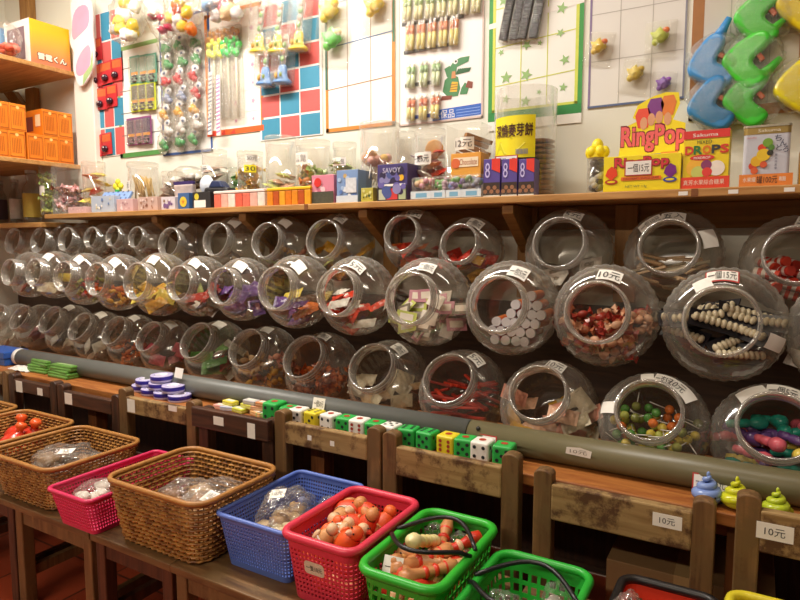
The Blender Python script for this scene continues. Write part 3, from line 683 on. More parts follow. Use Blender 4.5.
mb = MB(T(-.01, -.140*.945, .085) @ RX(PI/2+.14)); mb.prism(rrect(.026, .015, .008), 0, .0012, plain('d8d0b8', .5)); p_ = mb.build('price_sticker', B5); mb = MB(T(-.01, -.140*.945-.0014, .085) @ RX(PI/2+.14)); mb.text('一隻10元', -.021, -.006, .021, .007, .0006, INK); mb.build('handwriting', p_)
MK = [(('fig', k), figure_toy(*c[:4]), c[4]) for k, c in enumerate(TOYC)]
pile(B5, .052, .096, Z0+.034, 54, MK, 1.12, '{} rubber toy in the pinkish red basket', 'toy', '{} rubber toys in the red basket', .088)
def long_toy(c1, c2):
    def f():
        b = MB(); m = plain(c1, .35, .1, 30); b.lathe([(.0001,-.062),(.011,-.06),(.014,-.045),(.009,-.02),(.010,.01),(.013,.03),(.0165,.046),(.0135,.060),(.0001,.066)], m, 14)
        for z in (-.036, -.014, .008): b.lathe([(.010, z-.005), (.0135, z), (.010, z+.005)], plain(c2, .35), 14)
        return b.build('toy_hammer')
    return f
MK2 = [(('lt', 0), long_toy('cb8a58', 'd83a22'), 'peach and red'), (('lt', 1), long_toy('d03420', 'e0b08a'), 'red'), (('lt', 2), long_toy('d4a070', 'c88a58'), 'pale peach')]
pile(B6, .036, .082, Z0+.03, 30, MK2, 1.05, '{} long rubber toy in the green basket', 'toy', '{} long toys in the green basket', .085, True)
pile(B6, .042, .085, Z0+.06, 5, MK[:1]+MK[3:], 1.1, '{} figure toy among long toys in the green basket', 'toy', '{} figures in the green basket', .05)
place(('mal',), long_toy('f0e2a8', 'e6d48e'), (-.575, 1.09, Z0+.136), (1.15, .25, -.15), 1.0, 'pale cream mallet toy lying on top of the green basket heap', 'toy', None)
t = thing('price_card', 'white handwritten price card standing in the green basket', 'card', (-.600, .985, Z0+.075), (1.05, 0, .12))
b = MB(); b.box(-.021, .021, 0, .062, 0, .001, PAPER); b.build('card', t); b = MB(); b.text('一支\n15元', -.016, .012, .016, .05, .0015, INK); b.build('handwriting', t)
film_bag('snack_bag', 'clear bag of brown nuts at the back of the green basket', 'bag', (-.535, 1.195, Z0+.055), .045, .03, .034, ['8a4a2a','b0703a','5a3020'], 8, 41)
film_bag('snack_bag', 'clear twisted bag corner at the back of the green basket', 'bag', (-.600, 1.195, Z0+.055), .028, .025, .038, ['8a4a2a','c08a60'], 5, 42)
film_bag('snack_packet', 'tan packet with printed face standing in the far green basket', 'packet', (-.385, 1.055, Z0+.022), .040, .035, .040, ['b89a5a','8a7a40'], 6, 44)
film_bag('snack_packet', 'clear packet with dark berries in the green basket', 'packet', (-.310, 1.03, Z0+.022), .050, .045, .046, ['d8c0b0','3a3a5a','a83a30','e8e0d8'], 9, 45)
film_bag('snack_packet', 'silver wrapped packet behind the clear packet of berries', 'packet', (-.305, 1.13, Z0+.02), .030, .03, .046, ['c8c4c0'], 4, 46)
film_bag('snack_packet', 'pink snack packet at the near end of the green basket', 'packet', (-.27, .975, Z0+.022), .035, .04, .038, ['c98a80','e8c8b8'], 5, 47)
film_bag('sweet_bag', 'clear bag of a white sweet in the red basket', 'bag', (-.165, 1.09, Z0+.05), .032, .035, .050, ['efe8e0','f4f0ea'], 4, 48)
film_bag('sweet_bag', 'clear bag of pinkish sweets beside the white sweet', 'bag', (-.105, 1.11, Z0+.045), .035, .03, .040, ['e0c8c0','c8a8a0'], 5, 49)
def red_toy():
    o = thing('squeaky_toy', 'x', 'toy'); b = MB(); m = plain('d43a26', .2, .12, 25); b.lathe([(.0001,-.045),(.03,-.04),(.05,-.015),(.052,.008),(.04,.03),(.018,.042),(.012,.05)], m, 20); b.build('body', o)
    b = MB(); b.lathe([(.010,.045),(.013,.058),(.022,.07),(.016,.082),(.0001,.084)], plain('e8602c', .25), 14); b.build('knot', o)
    b = MB(); b.ell((0,-.044,-.008), .022, .012, .022, plain('e8a050', .3), 12, 8); b.build('belly_patch', o); return o
for k, (px, py, rz, lab) in enumerate(((14, 433, .3, 'round red toy nearest the big shiny bag basket, with white tag'), (42, 425, -.6, 'round red toy in the back corner of the wicker basket'), (2, 420, 1.2, 'orange knotted red toy at the far side of the wicker basket'))):
    p = aZ(px, py, EYE-.67); place('redtoy', red_toy, (max(-2.32, min(-2.115, p.x)), max(1.0, min(1.19, p.y)), Z0+.05), (-.3, .2, rz), .95, lab, 'toy', None)
place('redtoy', red_toy, (-2.27, 1.04, Z0+.045), (.5, .3, .4), .9, 'red toy lying lowest in the wicker basket', 'toy', None)
# ------------------------------------------------------------------ goods along the table edge
DY = 1.385
def die(c, pip):
    def f():
        b = MB(); m = plain(c, .45, .05, 40); mp = plain(pip, .5, .05); rd = plain('b03a24', .5, .05); h = .0225
        b.box(-h, h, -h, h, -h, h, m)
        def face(M, n):
            for x, y in {1: [(0,0)], 4: [(-1,-1),(1,1),(-1,1),(1,-1)], 5: [(-1,-1),(1,1),(-1,1),(1,-1),(0,0)], 6: [(-1,-1),(-1,0),(-1,1),(1,-1),(1,0),(1,1)], 3: [(-1,-1),(0,0),(1,1)], 2: [(-1,1),(1,-1)]}[n]:
                b.disc(x*.0105, y*.0105, .0085 if n == 1 else .0042, h+.0026-.002, rd if n == 1 else mp, 12, M)
        return b, face
    return f
def make_die(c, pip, top, front):
    def f():
        b, face = die(c, pip)(); face(Matrix(), top); face(FRONT, front); face(RY(PI/2), 3); face(RY(-PI/2), 4)
        return b.build('foam_die', bevel=.0055, seg=3)
    return f
DICE = [(276,394,'g',1,4,'atop'),(290,404,'g',1,4,''),(299,415,'w',1,5,''),(315,417,'y',6,3,''),(331,421,'w',1,4,''),(347,424,'g',1,5,''),(360,428,'w',1,6,''),(376,430,'g',1,5,''),(391,434,'w',5,2,''),(409,437,'g',6,5,''),(428,441,'g',6,5,''),(449,446,'y',1,6,''),(466,449,'g',1,5,''),(483,455,'w',1,4,''),(505,459,'g',1,5,'')]
CG = dict(g='2fae4c', w='eeeae2', y='e2cf2e')
for i, (px, py, c, tp, fr, fl) in enumerate(DICE):
    k = 15-i; X = aY(px, 420, DY).x; z = TBL+.0252; cw = dict(g='green', w='white', y='yellow')[c]
    if i == 0: X = aY(275, 420, DY).x; z = TBL+.029
    lab = f'{cw} foam die, {ORD[k]} from the near end of the dice row' if i else 'green foam die sitting highest, far end of the dice row beside the candy bars'
    place(('die', c, tp, fr), make_die(CG[c], 'a8382a' if (i in (6, 11)) else '22282a', tp, fr), (X, DY, z+(0 if i else .0)), (0, 0, R.uniform(-.12, .12)), 1.10 if i else 1.25, lab, 'die', 'foam dice along the table edge')
def tape():
    o = thing('tape_roll', 'x', 'tape'); b = MB(); b.lathe([(.024,0),(.041,0),(.042,.003),(.042,.008)], plain('c4bce0', .4), 28); b.lathe([(.042,.008),(.0425,.010),(.0425,.020),(.042,.022)], plain('3a32a0', .35), 28)
    b.lathe([(.042,.022),(.041,.025),(.024,.025),(.024,.0)], plain('bdb6dc', .4), 28); b.build('tape_ring', o)
    b = MB(); b.lathe([(.0235,.001),(.0235,.0255),(.021,.0255),(.021,.001),(.0235,.001)], plain('e6e2ee', .5), 24); b.build('core', o); return o
for k, (px, lv, dy) in enumerate(((137,0,.02),(151,0,.0),(166,0,-.01),(181,0,-.012),(143,1,.012),(159,1,.0),(174,1,-.008),(160,2,.004))):
    place('tape', tape, (aY(px, 385, 1.40).x, 1.405+dy, TBL+.0005+lv*.0262), (0, 0, k*.7), .92, ['purple tape roll on the table, farthest of the bottom layer','purple tape roll on the table, second of the bottom layer','purple tape roll on the table, third of the bottom layer','purple tape roll on the table, nearest of the bottom layer','purple tape roll in the middle layer, farthest one','purple tape roll in the middle layer, under the topmost','purple tape roll in the middle layer, nearest one','topmost purple tape roll of the stack'][k], 'tape', 'stacked purple tape rolls')
def greenpack():
    b = MB(); g = plain('5f8f3e', .3, .35, 90); b.box(-.05, .05, -.03, .03, 0, .009, g); b.rect(-.035, -.02, .035, .02, .0094, plain('9ab878', .3, .4, 150)); return b.build('green_packet', bevel=.003)
for k in range(10):
    c, l = k % 2, k//2
    place('gp', greenpack, (aY(42 if c == 0 else 66, 362, 1.42).x+R.uniform(-.006, .006), 1.43-(c*.012)+.004*l, TBL+.0005+l*.0096), (0, 0, R.uniform(-.1, .1)), 1.35 if c else 1.3, f'flat green packet, layer {ORD[l+1]} from the table, {"farther" if c == 0 else "nearer"} stack', 'packet', 'green packets stacked on the table')
t = thing('blue_box', 'bright blue open box at the far end of the table', 'box', (aY(2, 358, 1.44).x, 1.45, TBL+.0005))
b = MB(); m = plain('2f62b8', .35); b.box(-.10, .10, -.05, .05, 0, .03, m); b.build('tray', t, bevel=.004); b = MB(); b.box(-.104, .104, -.054, .054, .031, .062, plain('2a56a8', .35)); b.build('lid', t, bevel=.004)
place(('small', 1), mk_pack('ddd8d0'), (aY(20, 364, 1.38).x, 1.39, TBL+.010), (.1, .1, .3), 1.4, 'little white packet lying by the green packets', 'packet', None)
BARS = [(222,414,'e2a8a0','pink',0),(229,411,'b8c0d8','pale blue',0),(240,411,'c8cf4a','lime green',0),(258,408,'d8a870','tan',0),(265,411,'98c078','green',0),(228,402,'e6d84a','yellow',1),(246,404,'d8d45a','pale yellow',1),(257,402,'e0a880','peach',1),(249,399,'c8c4c4','silver',2),(262,397,'d89060','orange',2)]
for k, (px, py, c, cn, lv) in enumerate(BARS):
    def mk(c=c):
        b = MB(); b.box(-.026, .026, -.014, .014, 0, .014, plain(c, .35, .15, 70)); b.box(-.0262, .0262, -.0142, .0142, .004, .0085, plain('e8dcb0', .4, .3, 120)); b.rect(-.018, -.008, .018, .008, .0144, plain('efe6cf', .4, .4, 160)); return b.build('candy_bar', bevel=.003)
    place(('bar', k), mk, (aY(px, 410, 1.39).x, 1.39+(.012 if lv else 0), TBL+.0005+lv*.0145), (0, 0, R.uniform(-.25, .25)), 1.0, f'small {cn} wrapped bar in the heap beside the green dice', 'candy bar', None)
def swirl(c, face):
    def f():
        o = thing('swirl_toy', 'x', 'toy'); m = clear('jelly_'+c, tint=c, lo=.45, hi=.9, rough=.12, haze=.75, power=1.2, hazecol=c); m = plain(c, .18, .12, 30)
        P = []; rr = []
        for k in range(70):
            u = k/69; a = u*2*PI*3.1; rad = .024*(1-u)**.8; P.append((rad*math.cos(a), rad*math.sin(a), .012+.052*u)); rr.append(.0145*(1-u*.72))
        b = MB(); b.tube(P, rr, m, 12); b.ell((0, 0, .017), .030, .030, .017, m, 20, 10); b.ell((P[-1][0], P[-1][1], P[-1][2]+.002), .0042, .0042, .007, m, 8, 6); b.build('coil', o)
        if face:
            b = MB()
            for s in (-1, 1): b.ell((s*.010, -.036, .026), .0022, .0016, .003, BLACK, 8, 6)
            b.tube([(.009*math.sin(q), -.0385, .019-.005*math.cos(q)) for q in [(-1.1+.22*i) for i in range(11)]], .0011, BLACK, 6); b.build('smile', o)
        return o
    return f
for px, c, fc, lab in ((707,'7f97d0',1,'blue swirl toy with a smiling face behind the chair post'),(736,'c9cc28',0,'yellow swirl toy between two chair posts'),(777,'b8c832',0,'yellow green swirl toy behind the nearest chair')):
    place(('sw', c), swirl(c, fc), (aY(px, 505, 1.38).x, 1.38, TBL+.0005), (0, 0, .2), .92 if px < 770 else .8, lab, 'toy', None)
def stand_tag(px, py, w_, h_, Y, txt, border, label, zbase=None, tilt=-.25):
    p = aY(px, py, Y); t = thing('price_tag', label, 'price tag', (p.x, Y, p.z if zbase is None else zbase), (PI/2+tilt, 0, R.uniform(-.1, .1)))
    b = MB(); 
    if border: b.box(-w_/2, w_/2, 0, h_, 0, .0008, REDINK); b.rect(-w_/2+.003, .003, w_/2-.003, h_-.003, .001, PAPER)
    else: b.box(-w_/2, w_/2, 0, h_, 0, .0008, PAPER)
    b.build('card', t)
    if txt: b = MB(); b.text(txt, -w_*.4, h_*.25, w_*.4, h_*.78, .0016, INK); b.build('handwriting', t)
stand_tag(318, 410, .044, .036, 1.416, '一個50元', False, 'handwritten price tag standing behind the yellow die')
stand_tag(487, 447, .048, .030, 1.416, '一個50元', True, 'red edged price tag behind the dice near the pipe joint')
stand_tag(710, 492, .070, .036, 1.415, '一個10元', True, 'red edged price tag above the blue swirl toy')
stand_tag(178, 378, .045, .035, 1.418, '', False, 'blank white tag standing beside the purple tape rolls')
p = aY(578, 461, PY-PR-.002); t = thing('pipe_label', 'torn white label stuck on the olive pipe', 'label', (p.x, PY-PR-.0012, TBL+.048), (PI/2, 0, 0))
b = MB(); b.poly([(-.03,-.008),(.028,-.011),(.031,.006),(.004,.011),(-.028,.008)], 0, PAPER); b.build('paper', t); b = MB(); b.text('10元', -.02, -.005, .02, .005, .0006, plain('8a8478')); b.build('handwriting', t)
# ------------------------------------------------------------------ goods on the wall shelf
def dep(p): return (p-Vector((0, 0, EYE))).dot(FW)
def hgt(px, py, Y, z0): return max(.01, aY(px, py, Y).z-z0)
def rad(a, b_, Y): p = aY((a+b_)/2, 200, Y); return (b_-a)/2*dep(p)/FPX
def tub(a, b_, ytop, Y, label, z0=SHZ, shape='round', lid=None, name='plastic_tub', cat='tub', k=.97):
    r = rad(a, b_, Y)*k; c = aY((a+b_)/2, 200, Y); h = hgt((a+b_)/2, ytop, Y, z0); Yc = min(Y, WALLY-r-.004)
    c = Vector((c.x*Yc/Y if Yc != Y else c.x, Yc, z0+.0006)); t = thing(name, label, cat, c)
    hl = .022 if lid else 0; mb = MB()
    if shape == 'round': mb.lathe([(.0001, .001), (r*.96, .001), (r, .006), (r, h-hl), (r*.97, h-hl), (r*.97, .008)], TUB, 32)
    else:
        for q in rrect(r, r*.8, .008), : 
            n = len(q); vs = [(x, y, z) for z in (.001, h-hl) for x, y in q]; mb.add(vs, [(i, (i+1) % n, n+(i+1) % n, n+i) for i in range(n)]+[tuple(range(n))], TUB, True)
    mb.build('tub_wall', t)
    if lid:
        mb = MB()
        if shape == 'round': mb.lathe([(r*1.0, h-hl), (r*1.03, h-hl), (r*1.03, h-.002), (r*.99, h), (.0001, h)], lid, 32)
        else: mb.prism(rrect(r*1.03, r*.83, .008), h-hl, h, lid)
        mb.build('lid', t)
    return c, r, h, t
def fill(c, r, zlo, zhi, n, makers, sc_, lab, cat, group, sq=False, flat=False):
    pts = []; tr = 0; e = .016*sc_; md = .026*sc_
    while len(pts) < n and tr < 4000:
        tr += 1
        if tr % 500 == 0: md *= .88
        q = Vector((R.uniform(-1, 1)*(r-e), R.uniform(-1, 1)*(r*(.8 if sq else 1)-e), R.uniform(zlo+e, max(zlo+e+.001, zhi-e))))
        if not sq and math.hypot(q.x, q.y) > r-e: continue
        if all((q-o).length > md for o in pts): pts.append(q)
    for q in pts:
        key, mk, cn = R.choice(makers)
        rot = (R.uniform(-.5, .5), R.uniform(-.5, .5), R.uniform(0, 6.28)) if not flat else (R.uniform(-.1, .1), R.uniform(-.1, .1), R.uniform(0, 6.28))
        place(key, mk, c+q, rot, sc_*R.uniform(.9, 1.1), lab.format(cn), cat, group.format(cn))
def mks(kind, *cols): return [((kind, c), KIND[kind][0](c), CN.get(c, cname(c) if '+' in c else 'coloured')) for c in cols]
CN.update({'caa0a0':'dusty pink','b98a90':'mauve','c7a45a':'straw','b99a4a':'gold','d8c27a':'pale gold','6f8f5a':'leaf green','e08a4a':'light orange','a58a78':'taupe','8a5a30':'toffee','f0b8b8':'pale pink','2a2a30':'black','a8c070':'lime','5f7ab0':'denim blue','8f7ab8':'lilac'})
def mk_stick(c):
    def f():
        b = MB(); b.tube([(0,0,-.06),(.002,0,.06)], .0042, plain(c, .5, .2), 7); return b.build('biscuit_stick')
    return f
def mk_cracker(c):
    def f():
        b = MB(); m = plain(c, .6, .25, 70, .4); b.lathe([(.0001,-.0045),(.8,-.0045),(1,-.002),(1,.002),(.8,.0045),(.0001,.0045)], m, 22, rf=lambda a,k,z,r: 1+.03*math.sin(9*a)); return b.build('round_cracker')
    return f
def sticker_on(t, c, r, h, txt, w_, hh, z, ang, col='efece4', ink=INK):
    """paper label wrapped on a round tub"""
    mb = MB(); n = 8; rr = r+.0012; half = w_/2/rr; vs = []
    for j in (0, 1):
        for i in range(n+1): a = ang-half+2*half*i/n; vs.append((rr*math.cos(a), rr*math.sin(a), z+j*hh))
    mb.add(vs, [(i, i+1, n+2+i, n+1+i) for i in range(n)], plain(col, .55, .05), True); p = mb.build('price_sticker', t)
    if txt:
        mb = MB(); rr2 = r+.0028; mb.text(txt, -w_*.42, hh*.2, w_*.42, hh*.8, 0, ink, warp=lambda x, y: (rr2*math.cos(ang+x/rr2), rr2*math.sin(ang+x/rr2), z+y)); mb.build('handwriting', p)
FA = -PI/2      # the side that faces the aisle
def carton(a, b_, ytop, Y, d, col, label, z0=SHZ, name='candy_carton', cat='carton', k=.85, deco=None, rz=0, ybot=None):
    X0, X1 = aY(a, 200, Y).x, aY(b_, 200, Y).x; w_ = (X1-X0)*k; h = hgt((a+b_)/2, ytop, Y, z0)
    t = thing(name, label, cat, ((X0+X1)/2, Y+d/2, z0+.0006), (0, 0, rz)); mb = MB(); mb.box(-w_/2, w_/2, -d/2, d/2, 0, h, plain(col, .4, .08, 30)); mb.build('box_body', t, bevel=.0012)
    if deco: mb = MB(T(-w_/2, -d/2-.0011, 0) @ FRONT); deco(mb, w_, h); mb.build('printed_front', t)
    return t
def blobs(cols, n, seed, s0=.12):
    def f(mb, w_, h):
        rr = random.Random(seed)
        for k in range(n): mb.disc(rr.uniform(.12, .88)*w_, rr.uniform(.18, .82)*h, rr.uniform(.5, 1)*s0*min(w_, h), .0004+k*.00005, plain(rr.choice(cols), .5), 9)
    return f
# far end, on the low corner shelf
def bottle(a, b_, ytop, Y, tint, labcol, label):
    r = rad(a, b_, Y); c = aY((a+b_)/2, 200, Y); h = hgt((a+b_)/2, ytop, Y, LOWZ); t = thing('glass_bottle', label, 'bottle', (c.x, Y, LOWZ+.0006))
    mb = MB(); mb.lathe([(.0001,.001),(r*.95,.001),(r,.006),(r,h*.62),(r*.9,h*.70),(r*.55,h*.80),(r*.5,h*.86),(r*.62,h*.88),(r*.62,h*.97),(r*.5,h)], clear('bottle_glass', 'e4e8e6', .10, .85, .04, .2, power=1.6), 28); mb.build('glass', t)
    mb = MB(); mb.lathe([(r+.001,h*.12),(r+.001,h*.58)], plain(labcol, .5, .2, 40), 28); mb.build('paper_label', t)
    mb = MB(); mb.cyl(r*.64, h*.97, h*1.03, plain('c8c8c4', .3, metal=.8), 20); mb.build('cap', t)
bottle(10, 21, 181, 1.86, 'e', 'd8d6d0', 'clear glass bottle with white label at the far end of the shelf')
bottle(24, 40, 172, 1.86, 'e', 'c8b04a', 'clear glass bottle with mustard yellow label beside the tall cookie jar')
bottle(-6, 6, 182, 1.88, 'e', '5a4a58', 'glass bottle with dark purple label at the picture edge')
c, r, h, t = tub(41, 57, 163, 1.82, 'tall clear jar of greenish cookies at the far end of the long shelf', lid=TUB, name='cookie_jar', cat='jar')
fill(c, r, .004, h*.85, 26, mks('twist', 'a8c070', 'c8d06a'), .95, '{} biscuit packed in the tall far jar', 'biscuit', '{} biscuits in the tall far jar')
sticker_on(t, c, r, h, '', .05, .045, h*.38, FA)
c, r, h, t = tub(56, 83, 165, 1.86, 'clear square tub of pink and brown speckled sweets', shape='sq')
fill(c, r, .003, h*.64, 44, mks('twist', 'caa0a0', 'b98a90', '7a4a30', 'f0b8b8'), 1.2, '{} sweet in the square tub of speckled sweets', 'sweet', '{} sweets in the square speckled tub', sq=True)
c, r, h, t = tub(84, 106, 162, 1.90, 'clear tub of bright yellow and orange packets behind the small boxes', lid=TUB)
fill(c, r, .04, h*.88, 10, mks('pack', 'e8d05a', 'e07a3a', 'd8452f'), 1.25, '{} packet in the tub behind the pale boxes', 'packet', '{} packets in the tub behind pale boxes')
carton(66, 87, 207, 1.77, .06, 'd8b4b4', 'low pink carton under the speckled sweets', deco=blobs(['a87880', 'e8d0d0'], 10, 1))
carton(89, 116, 196, 1.77, .06, 'b8c4d4', 'pale blue and cream carton, second small box along the shelf edge', deco=blobs(['e8dca8', '6a84b0', 'f0ece0'], 9, 2))
carton(115, 134, 199, 1.77, .06, 'd4b0b0', 'dusty pink carton beside the pale blue carton', deco=blobs(['b08088', 'e8d8d8'], 10, 3))
carton(136, 159, 197, 1.77, .06, 'cbab9e', 'pink and brown patterned carton in the row of small boxes', deco=blobs(['8a5a4a', 'e4ccc4', 'a87860'], 16, 4))
carton(160, 176, 197, 1.77, .06, 'd8cfd4', 'white carton with purple rings beside the blue emblem box', deco=blobs(['7a5a8a', 'e8e0e8', '8a6a4a'], 8, 5, .2))
carton(177, 190, 193, 1.77, .06, '3f6498', 'small blue box with a yellow emblem', deco=lambda mb, w_, h: (mb.disc(w_*.5, h*.45, h*.32, .0005, plain('e8c838', .5)), mb.star(w_*.5, h*.45, h*.18, .001, plain('d88a2a', .5))))
carton(191, 212, 192, 1.77, .06, '2c2a2c', 'black box with a yellow spot and white panel', deco=lambda mb, w_, h: (mb.rect(w_*.1, h*.05, w_*.75, h*.5, .0005, WHITE), mb.disc(w_*.25, h*.72, h*.2, .0005, plain('d8c83a', .5))))
t = thing('spotted_pack', 'blue polka dot packet lying above the small cartons', 'packet', (aY(114, 195, 1.80).x, 1.81, SHZ+.062), (.9, 0, .1)); mb = MB(); mb.box(-.09, .09, -.02, .035, 0, .012, plain('7f9fd0', .4)); 
for q in range(16): mb.disc(-.08+.0105*q, -.008+.02*(q % 3), .005, .0126, plain('2a3a68', .5), 10)
mb.build('packet', t, bevel=.001)
t = thing('windmill_toy', 'small yellow and green toy standing up behind the polka dot packet', 'toy', (aY(114, 180, 1.84).x, 1.86, SHZ+.001)); mb = MB(); mb.cyl(.015, 0, .11, plain('3fae5a', .4), 14); mb.build('stem', t)
mb = MB(); [mb.ell((.02*math.cos(q), 0, .125+.02*math.sin(q)), .016, .010, .016, plain('e8dc3a', .35), 10, 7) for q in (0, 1.57, 3.14, 4.71)]; mb.build('petal_head', t)
c, r, h, t = tub(129, 159, 163, 1.90, 'clear tub of straw coloured biscuit sticks with price sticker', lid=TUB)
for q in range(20): place(('stick', 'c'), mk_stick('c7a45a'), c+Vector((R.uniform(-.55, .55)*r, R.uniform(-.55, .55)*r, .095+R.uniform(0, .02))), (R.uniform(-.25, .25), R.uniform(-.25, .25), 0), 1, 'straw coloured biscuit stick in the tub with price sticker', 'biscuit', 'biscuit sticks in the tub')
sticker_on(t, c, r, h, '25元', .06, .04, h*.45, FA-.5)
c, r, h, t = tub(163, 184, 172, 1.90, 'clear tub of taupe sweets under a purple edged pouch', lid=TUB); fill(c, r, .003, h*.85, 13, mks('pack', 'a58a78', 'ddd8d0'), 1.1, '{} packet in the tub under the purple edged pouch', 'packet', '{} packets under the pouch')
t = thing('snack_pouch', 'snack pouch with a dark purple top seal beside the black toy', 'pouch', (aY(187, 190, 1.85).x, 1.85, SHZ+.001), (.12, 0, 0)); mb = MB(FRONT); mb.prism([(-.055,0),(.055,0),(.06,.11),(-.06,.11)], -.012, .012, plain('b8a8a0', .4, .35, 50)); mb.build('pouch_body', t, bevel=.006); mb = MB(FRONT); mb.prism([(-.061,.11),(.061,.11),(.061,.124),(-.061,.124)], -.006, .006, plain('3a2a68', .4)); mb.build('top_seal', t)
film_bag('toy_bag', 'large clear bag of small white and dark sweets behind the snack pouch', 'bag', (aY(188, 160, 1.92).x, 1.91, SHZ+.10), .10, .06, .055, ['b8b0a8','e0dcd4','6a5a50'], 12, 60)
c, r, h, t = tub(203, 228, 150, 1.93, 'clear jar of taupe sweets with label behind the black toy', lid=TUB); fill(c, r, .003, h*.84, 14, mks('pack', 'a58a78', 'd8b890', 'efe6da'), 1.1, '{} packet in the jar behind the black toy', 'packet', '{} packets behind the black toy'); sticker_on(t, c, r, h, '35元', .07, .035, h*.60, FA-.3)
def black_toy():
    o = thing('toy_car', 'black and navy toy car standing on the front boxes', 'toy', (aY(218, 180, 1.80).x, 1.815, SHZ+.052)); mb = MB(); mb.hexa([(-.075,-.03,0),(.075,-.03,0),(-.075,.03,0),(.075,.03,0),(-.07,-.026,.035),(.06,-.026,.03),(-.07,.026,.035),(.06,.026,.03)], BLACK); mb.build('car_body', o, bevel=.008)
    mb = MB(); mb.hexa([(-.05,-.024,.033),(.035,-.024,.031),(-.05,.024,.033),(.035,.024,.031),(-.035,-.018,.062),(.01,-.018,.06),(-.035,.018,.062),(.01,.018,.06)], plain('1f2c50', .3)); mb.build('cabin', o, bevel=.005)
    for sx in (-.045, .045):
        for sy in (-.031, .031): mb = MB(T(sx, sy, .006) @ RX(PI/2)); mb.cyl(.014, -.005, .005, plain('0e0e10', .6), 16); mb.build('wheel', o)
black_toy()
t = thing('white_disc_toy', 'white oval toy beside the black toy car', 'toy', (aY(203, 180, 1.81).x, 1.83, SHZ+.052)); mb = MB(T(0,0,.05) @ RX(PI/2)); mb.lathe([(.0001,-.008),(.036,-.006),(.04,0),(.036,.006),(.0001,.008)], plain('dfe6ee', .3), 26); mb.build('disc', t); mb = MB(); mb.box(-.025, .025, -.012, .012, 0, .014, plain('2a48a0', .4)); mb.build('foot', t, bevel=.003)
c, r, h, t = tub(229, 247, 168, 1.95, 'clear jar of white and green sweets squeezed beside the gold sweets', lid=TUB); fill(c, r, .003, h*.9, 10, mks('pack', 'efe6da', '5f9a4a'), 1.1, '{} packet in the slim jar beside gold sweets', 'packet', '{} packets in the slim jar')
c, r, h, t = tub(238, 264, 152, 1.91, 'clear jar of gold foil sweets', lid=TUB); fill(c, r, .003, h*.80, 34, mks('twist', 'b99a4a', 'd8c27a', 'd9a53a'), 1.0, '{} foil sweet in the gold foil jar', 'sweet', '{} foil sweets'); sticker_on(t, c, r, h, '一包', .045, .045, h*.58, FA-.9)
sticker_on(t, c, r, h, '30元', .05, .03, h*.80, FA+.9); sticker_on(t, c, r, h, '30', .05, .03, h*.62, FA+.75, 'f0e020')
def tray(a, b_, ytop, col, cols, label, seed):
    X0, X1 = aY(a, 195, 1.765).x, aY(b_, 195, 1.765).x; h = hgt((a+b_)/2, ytop, 1.765, SHZ); t = thing('candy_tray', label, 'tray', ((X0+X1)/2, 1.79, SHZ+.0006)); w_ = X1-X0-.01
    mb = MB(); mb.box(-w_/2, w_/2, -.022, .022, h*.82, h, plain(col, .4)); mb.build('lid', t, bevel=.003); n = 7
    for q in range(n): mb = MB(); mb.box(-w_/2+w_*q/n+.001, -w_/2+w_*(q+1)/n-.001, -.021, .021, 0, h*.80, plain(cols[q % len(cols)], .35, .3, 60)); mb.build('sweet_box', t, bevel=.002)
tray(212, 265, 190, 'f0dcd4', ['e0705a', 'e8b0a0', 'e6dcd0', 'd8604a'], 'long pack of red and white sweet boxes at the shelf edge', 1)
tray(265, 311, 187, 'f0c01e', ['e08a1e', 'b8521e', 'e8a028', 'd87818'], 'long pack of orange sweet boxes with yellow tops', 2)
c, r, h, t = tub(266, 297, 137, 1.92, 'tall empty looking clear cylinder with pale sweets at the bottom', lid=TUB); fill(c, r, .003, h*.52, 17, mks('pack', 'efe6da', 'e0b090', 'c8d06a'), 1.1, '{} packet in the tall clear cylinder', 'packet', '{} packets in the tall cylinder')
c, r, h, t = tub(296, 331, 141, 1.91, 'tall clear cylinder of green and orange candies with price label', lid=TUB); fill(c, r, .003, h*.62, 36, mks('twist', '6f8f5a', 'a8c070', 'e08a4a', '9aa05a'), 1.1, '{} candy in the labelled tall cylinder', 'candy', '{} candies in the labelled cylinder'); sticker_on(t, c, r, h, '二包\n35元', .07, .045, h*.62, FA-.15)
carton(310, 336, 175, 1.78, .09, 'd8889c', 'pink box with a red spot standing on a dark patterned band', deco=lambda mb, w_, h: (blobs(['e8b0bc', 'c87088', 'f0c8cc'], 16, 8)(mb, w_, h), mb.rect(0, 0, w_, h*.42, .002, plain('4a4a3c', .5, .5, 200)), mb.disc(w_*.3, h*.74, h*.16, .0025, plain('d8302c', .5))))
t = carton(335, 360, 170, 1.78, .09, '7f9cc8', 'blue box with clear top holding pale sweets and a tag', deco=lambda mb, w_, h: (blobs(['a8c0e0', '5a7ab8', 'd8e0e8', 'c8a86a'], 16, 12)(mb, w_, h), mb.rect(0, 0, w_, h*.22, .002, plain('c8d4e0', .5)), mb.rect(w_*.45, h*.3, w_*.95, h*.75, .0025, plain('d4d8dc', .5, .3, 90))))
c, r, h, t = tub(333, 357, 143, 1.92, 'clear tub of yellow sweets behind the blue box, price tag in front', lid=TUB); fill(c, r, h*.15, h*.72, 13, mks('pack', 'e8d05a', 'a8c070'), 1.1, '{} packet in the tub behind the blue box', 'packet', '{} packets behind the blue box'); sticker_on(t, c, r, h, '75元一包', .075, .03, h*.62, FA-.1)
c, r, h, t = tub(358, 402, 124, 1.90, 'big round clear tub of pale orange lollipops', lid=TUB, k=.9)
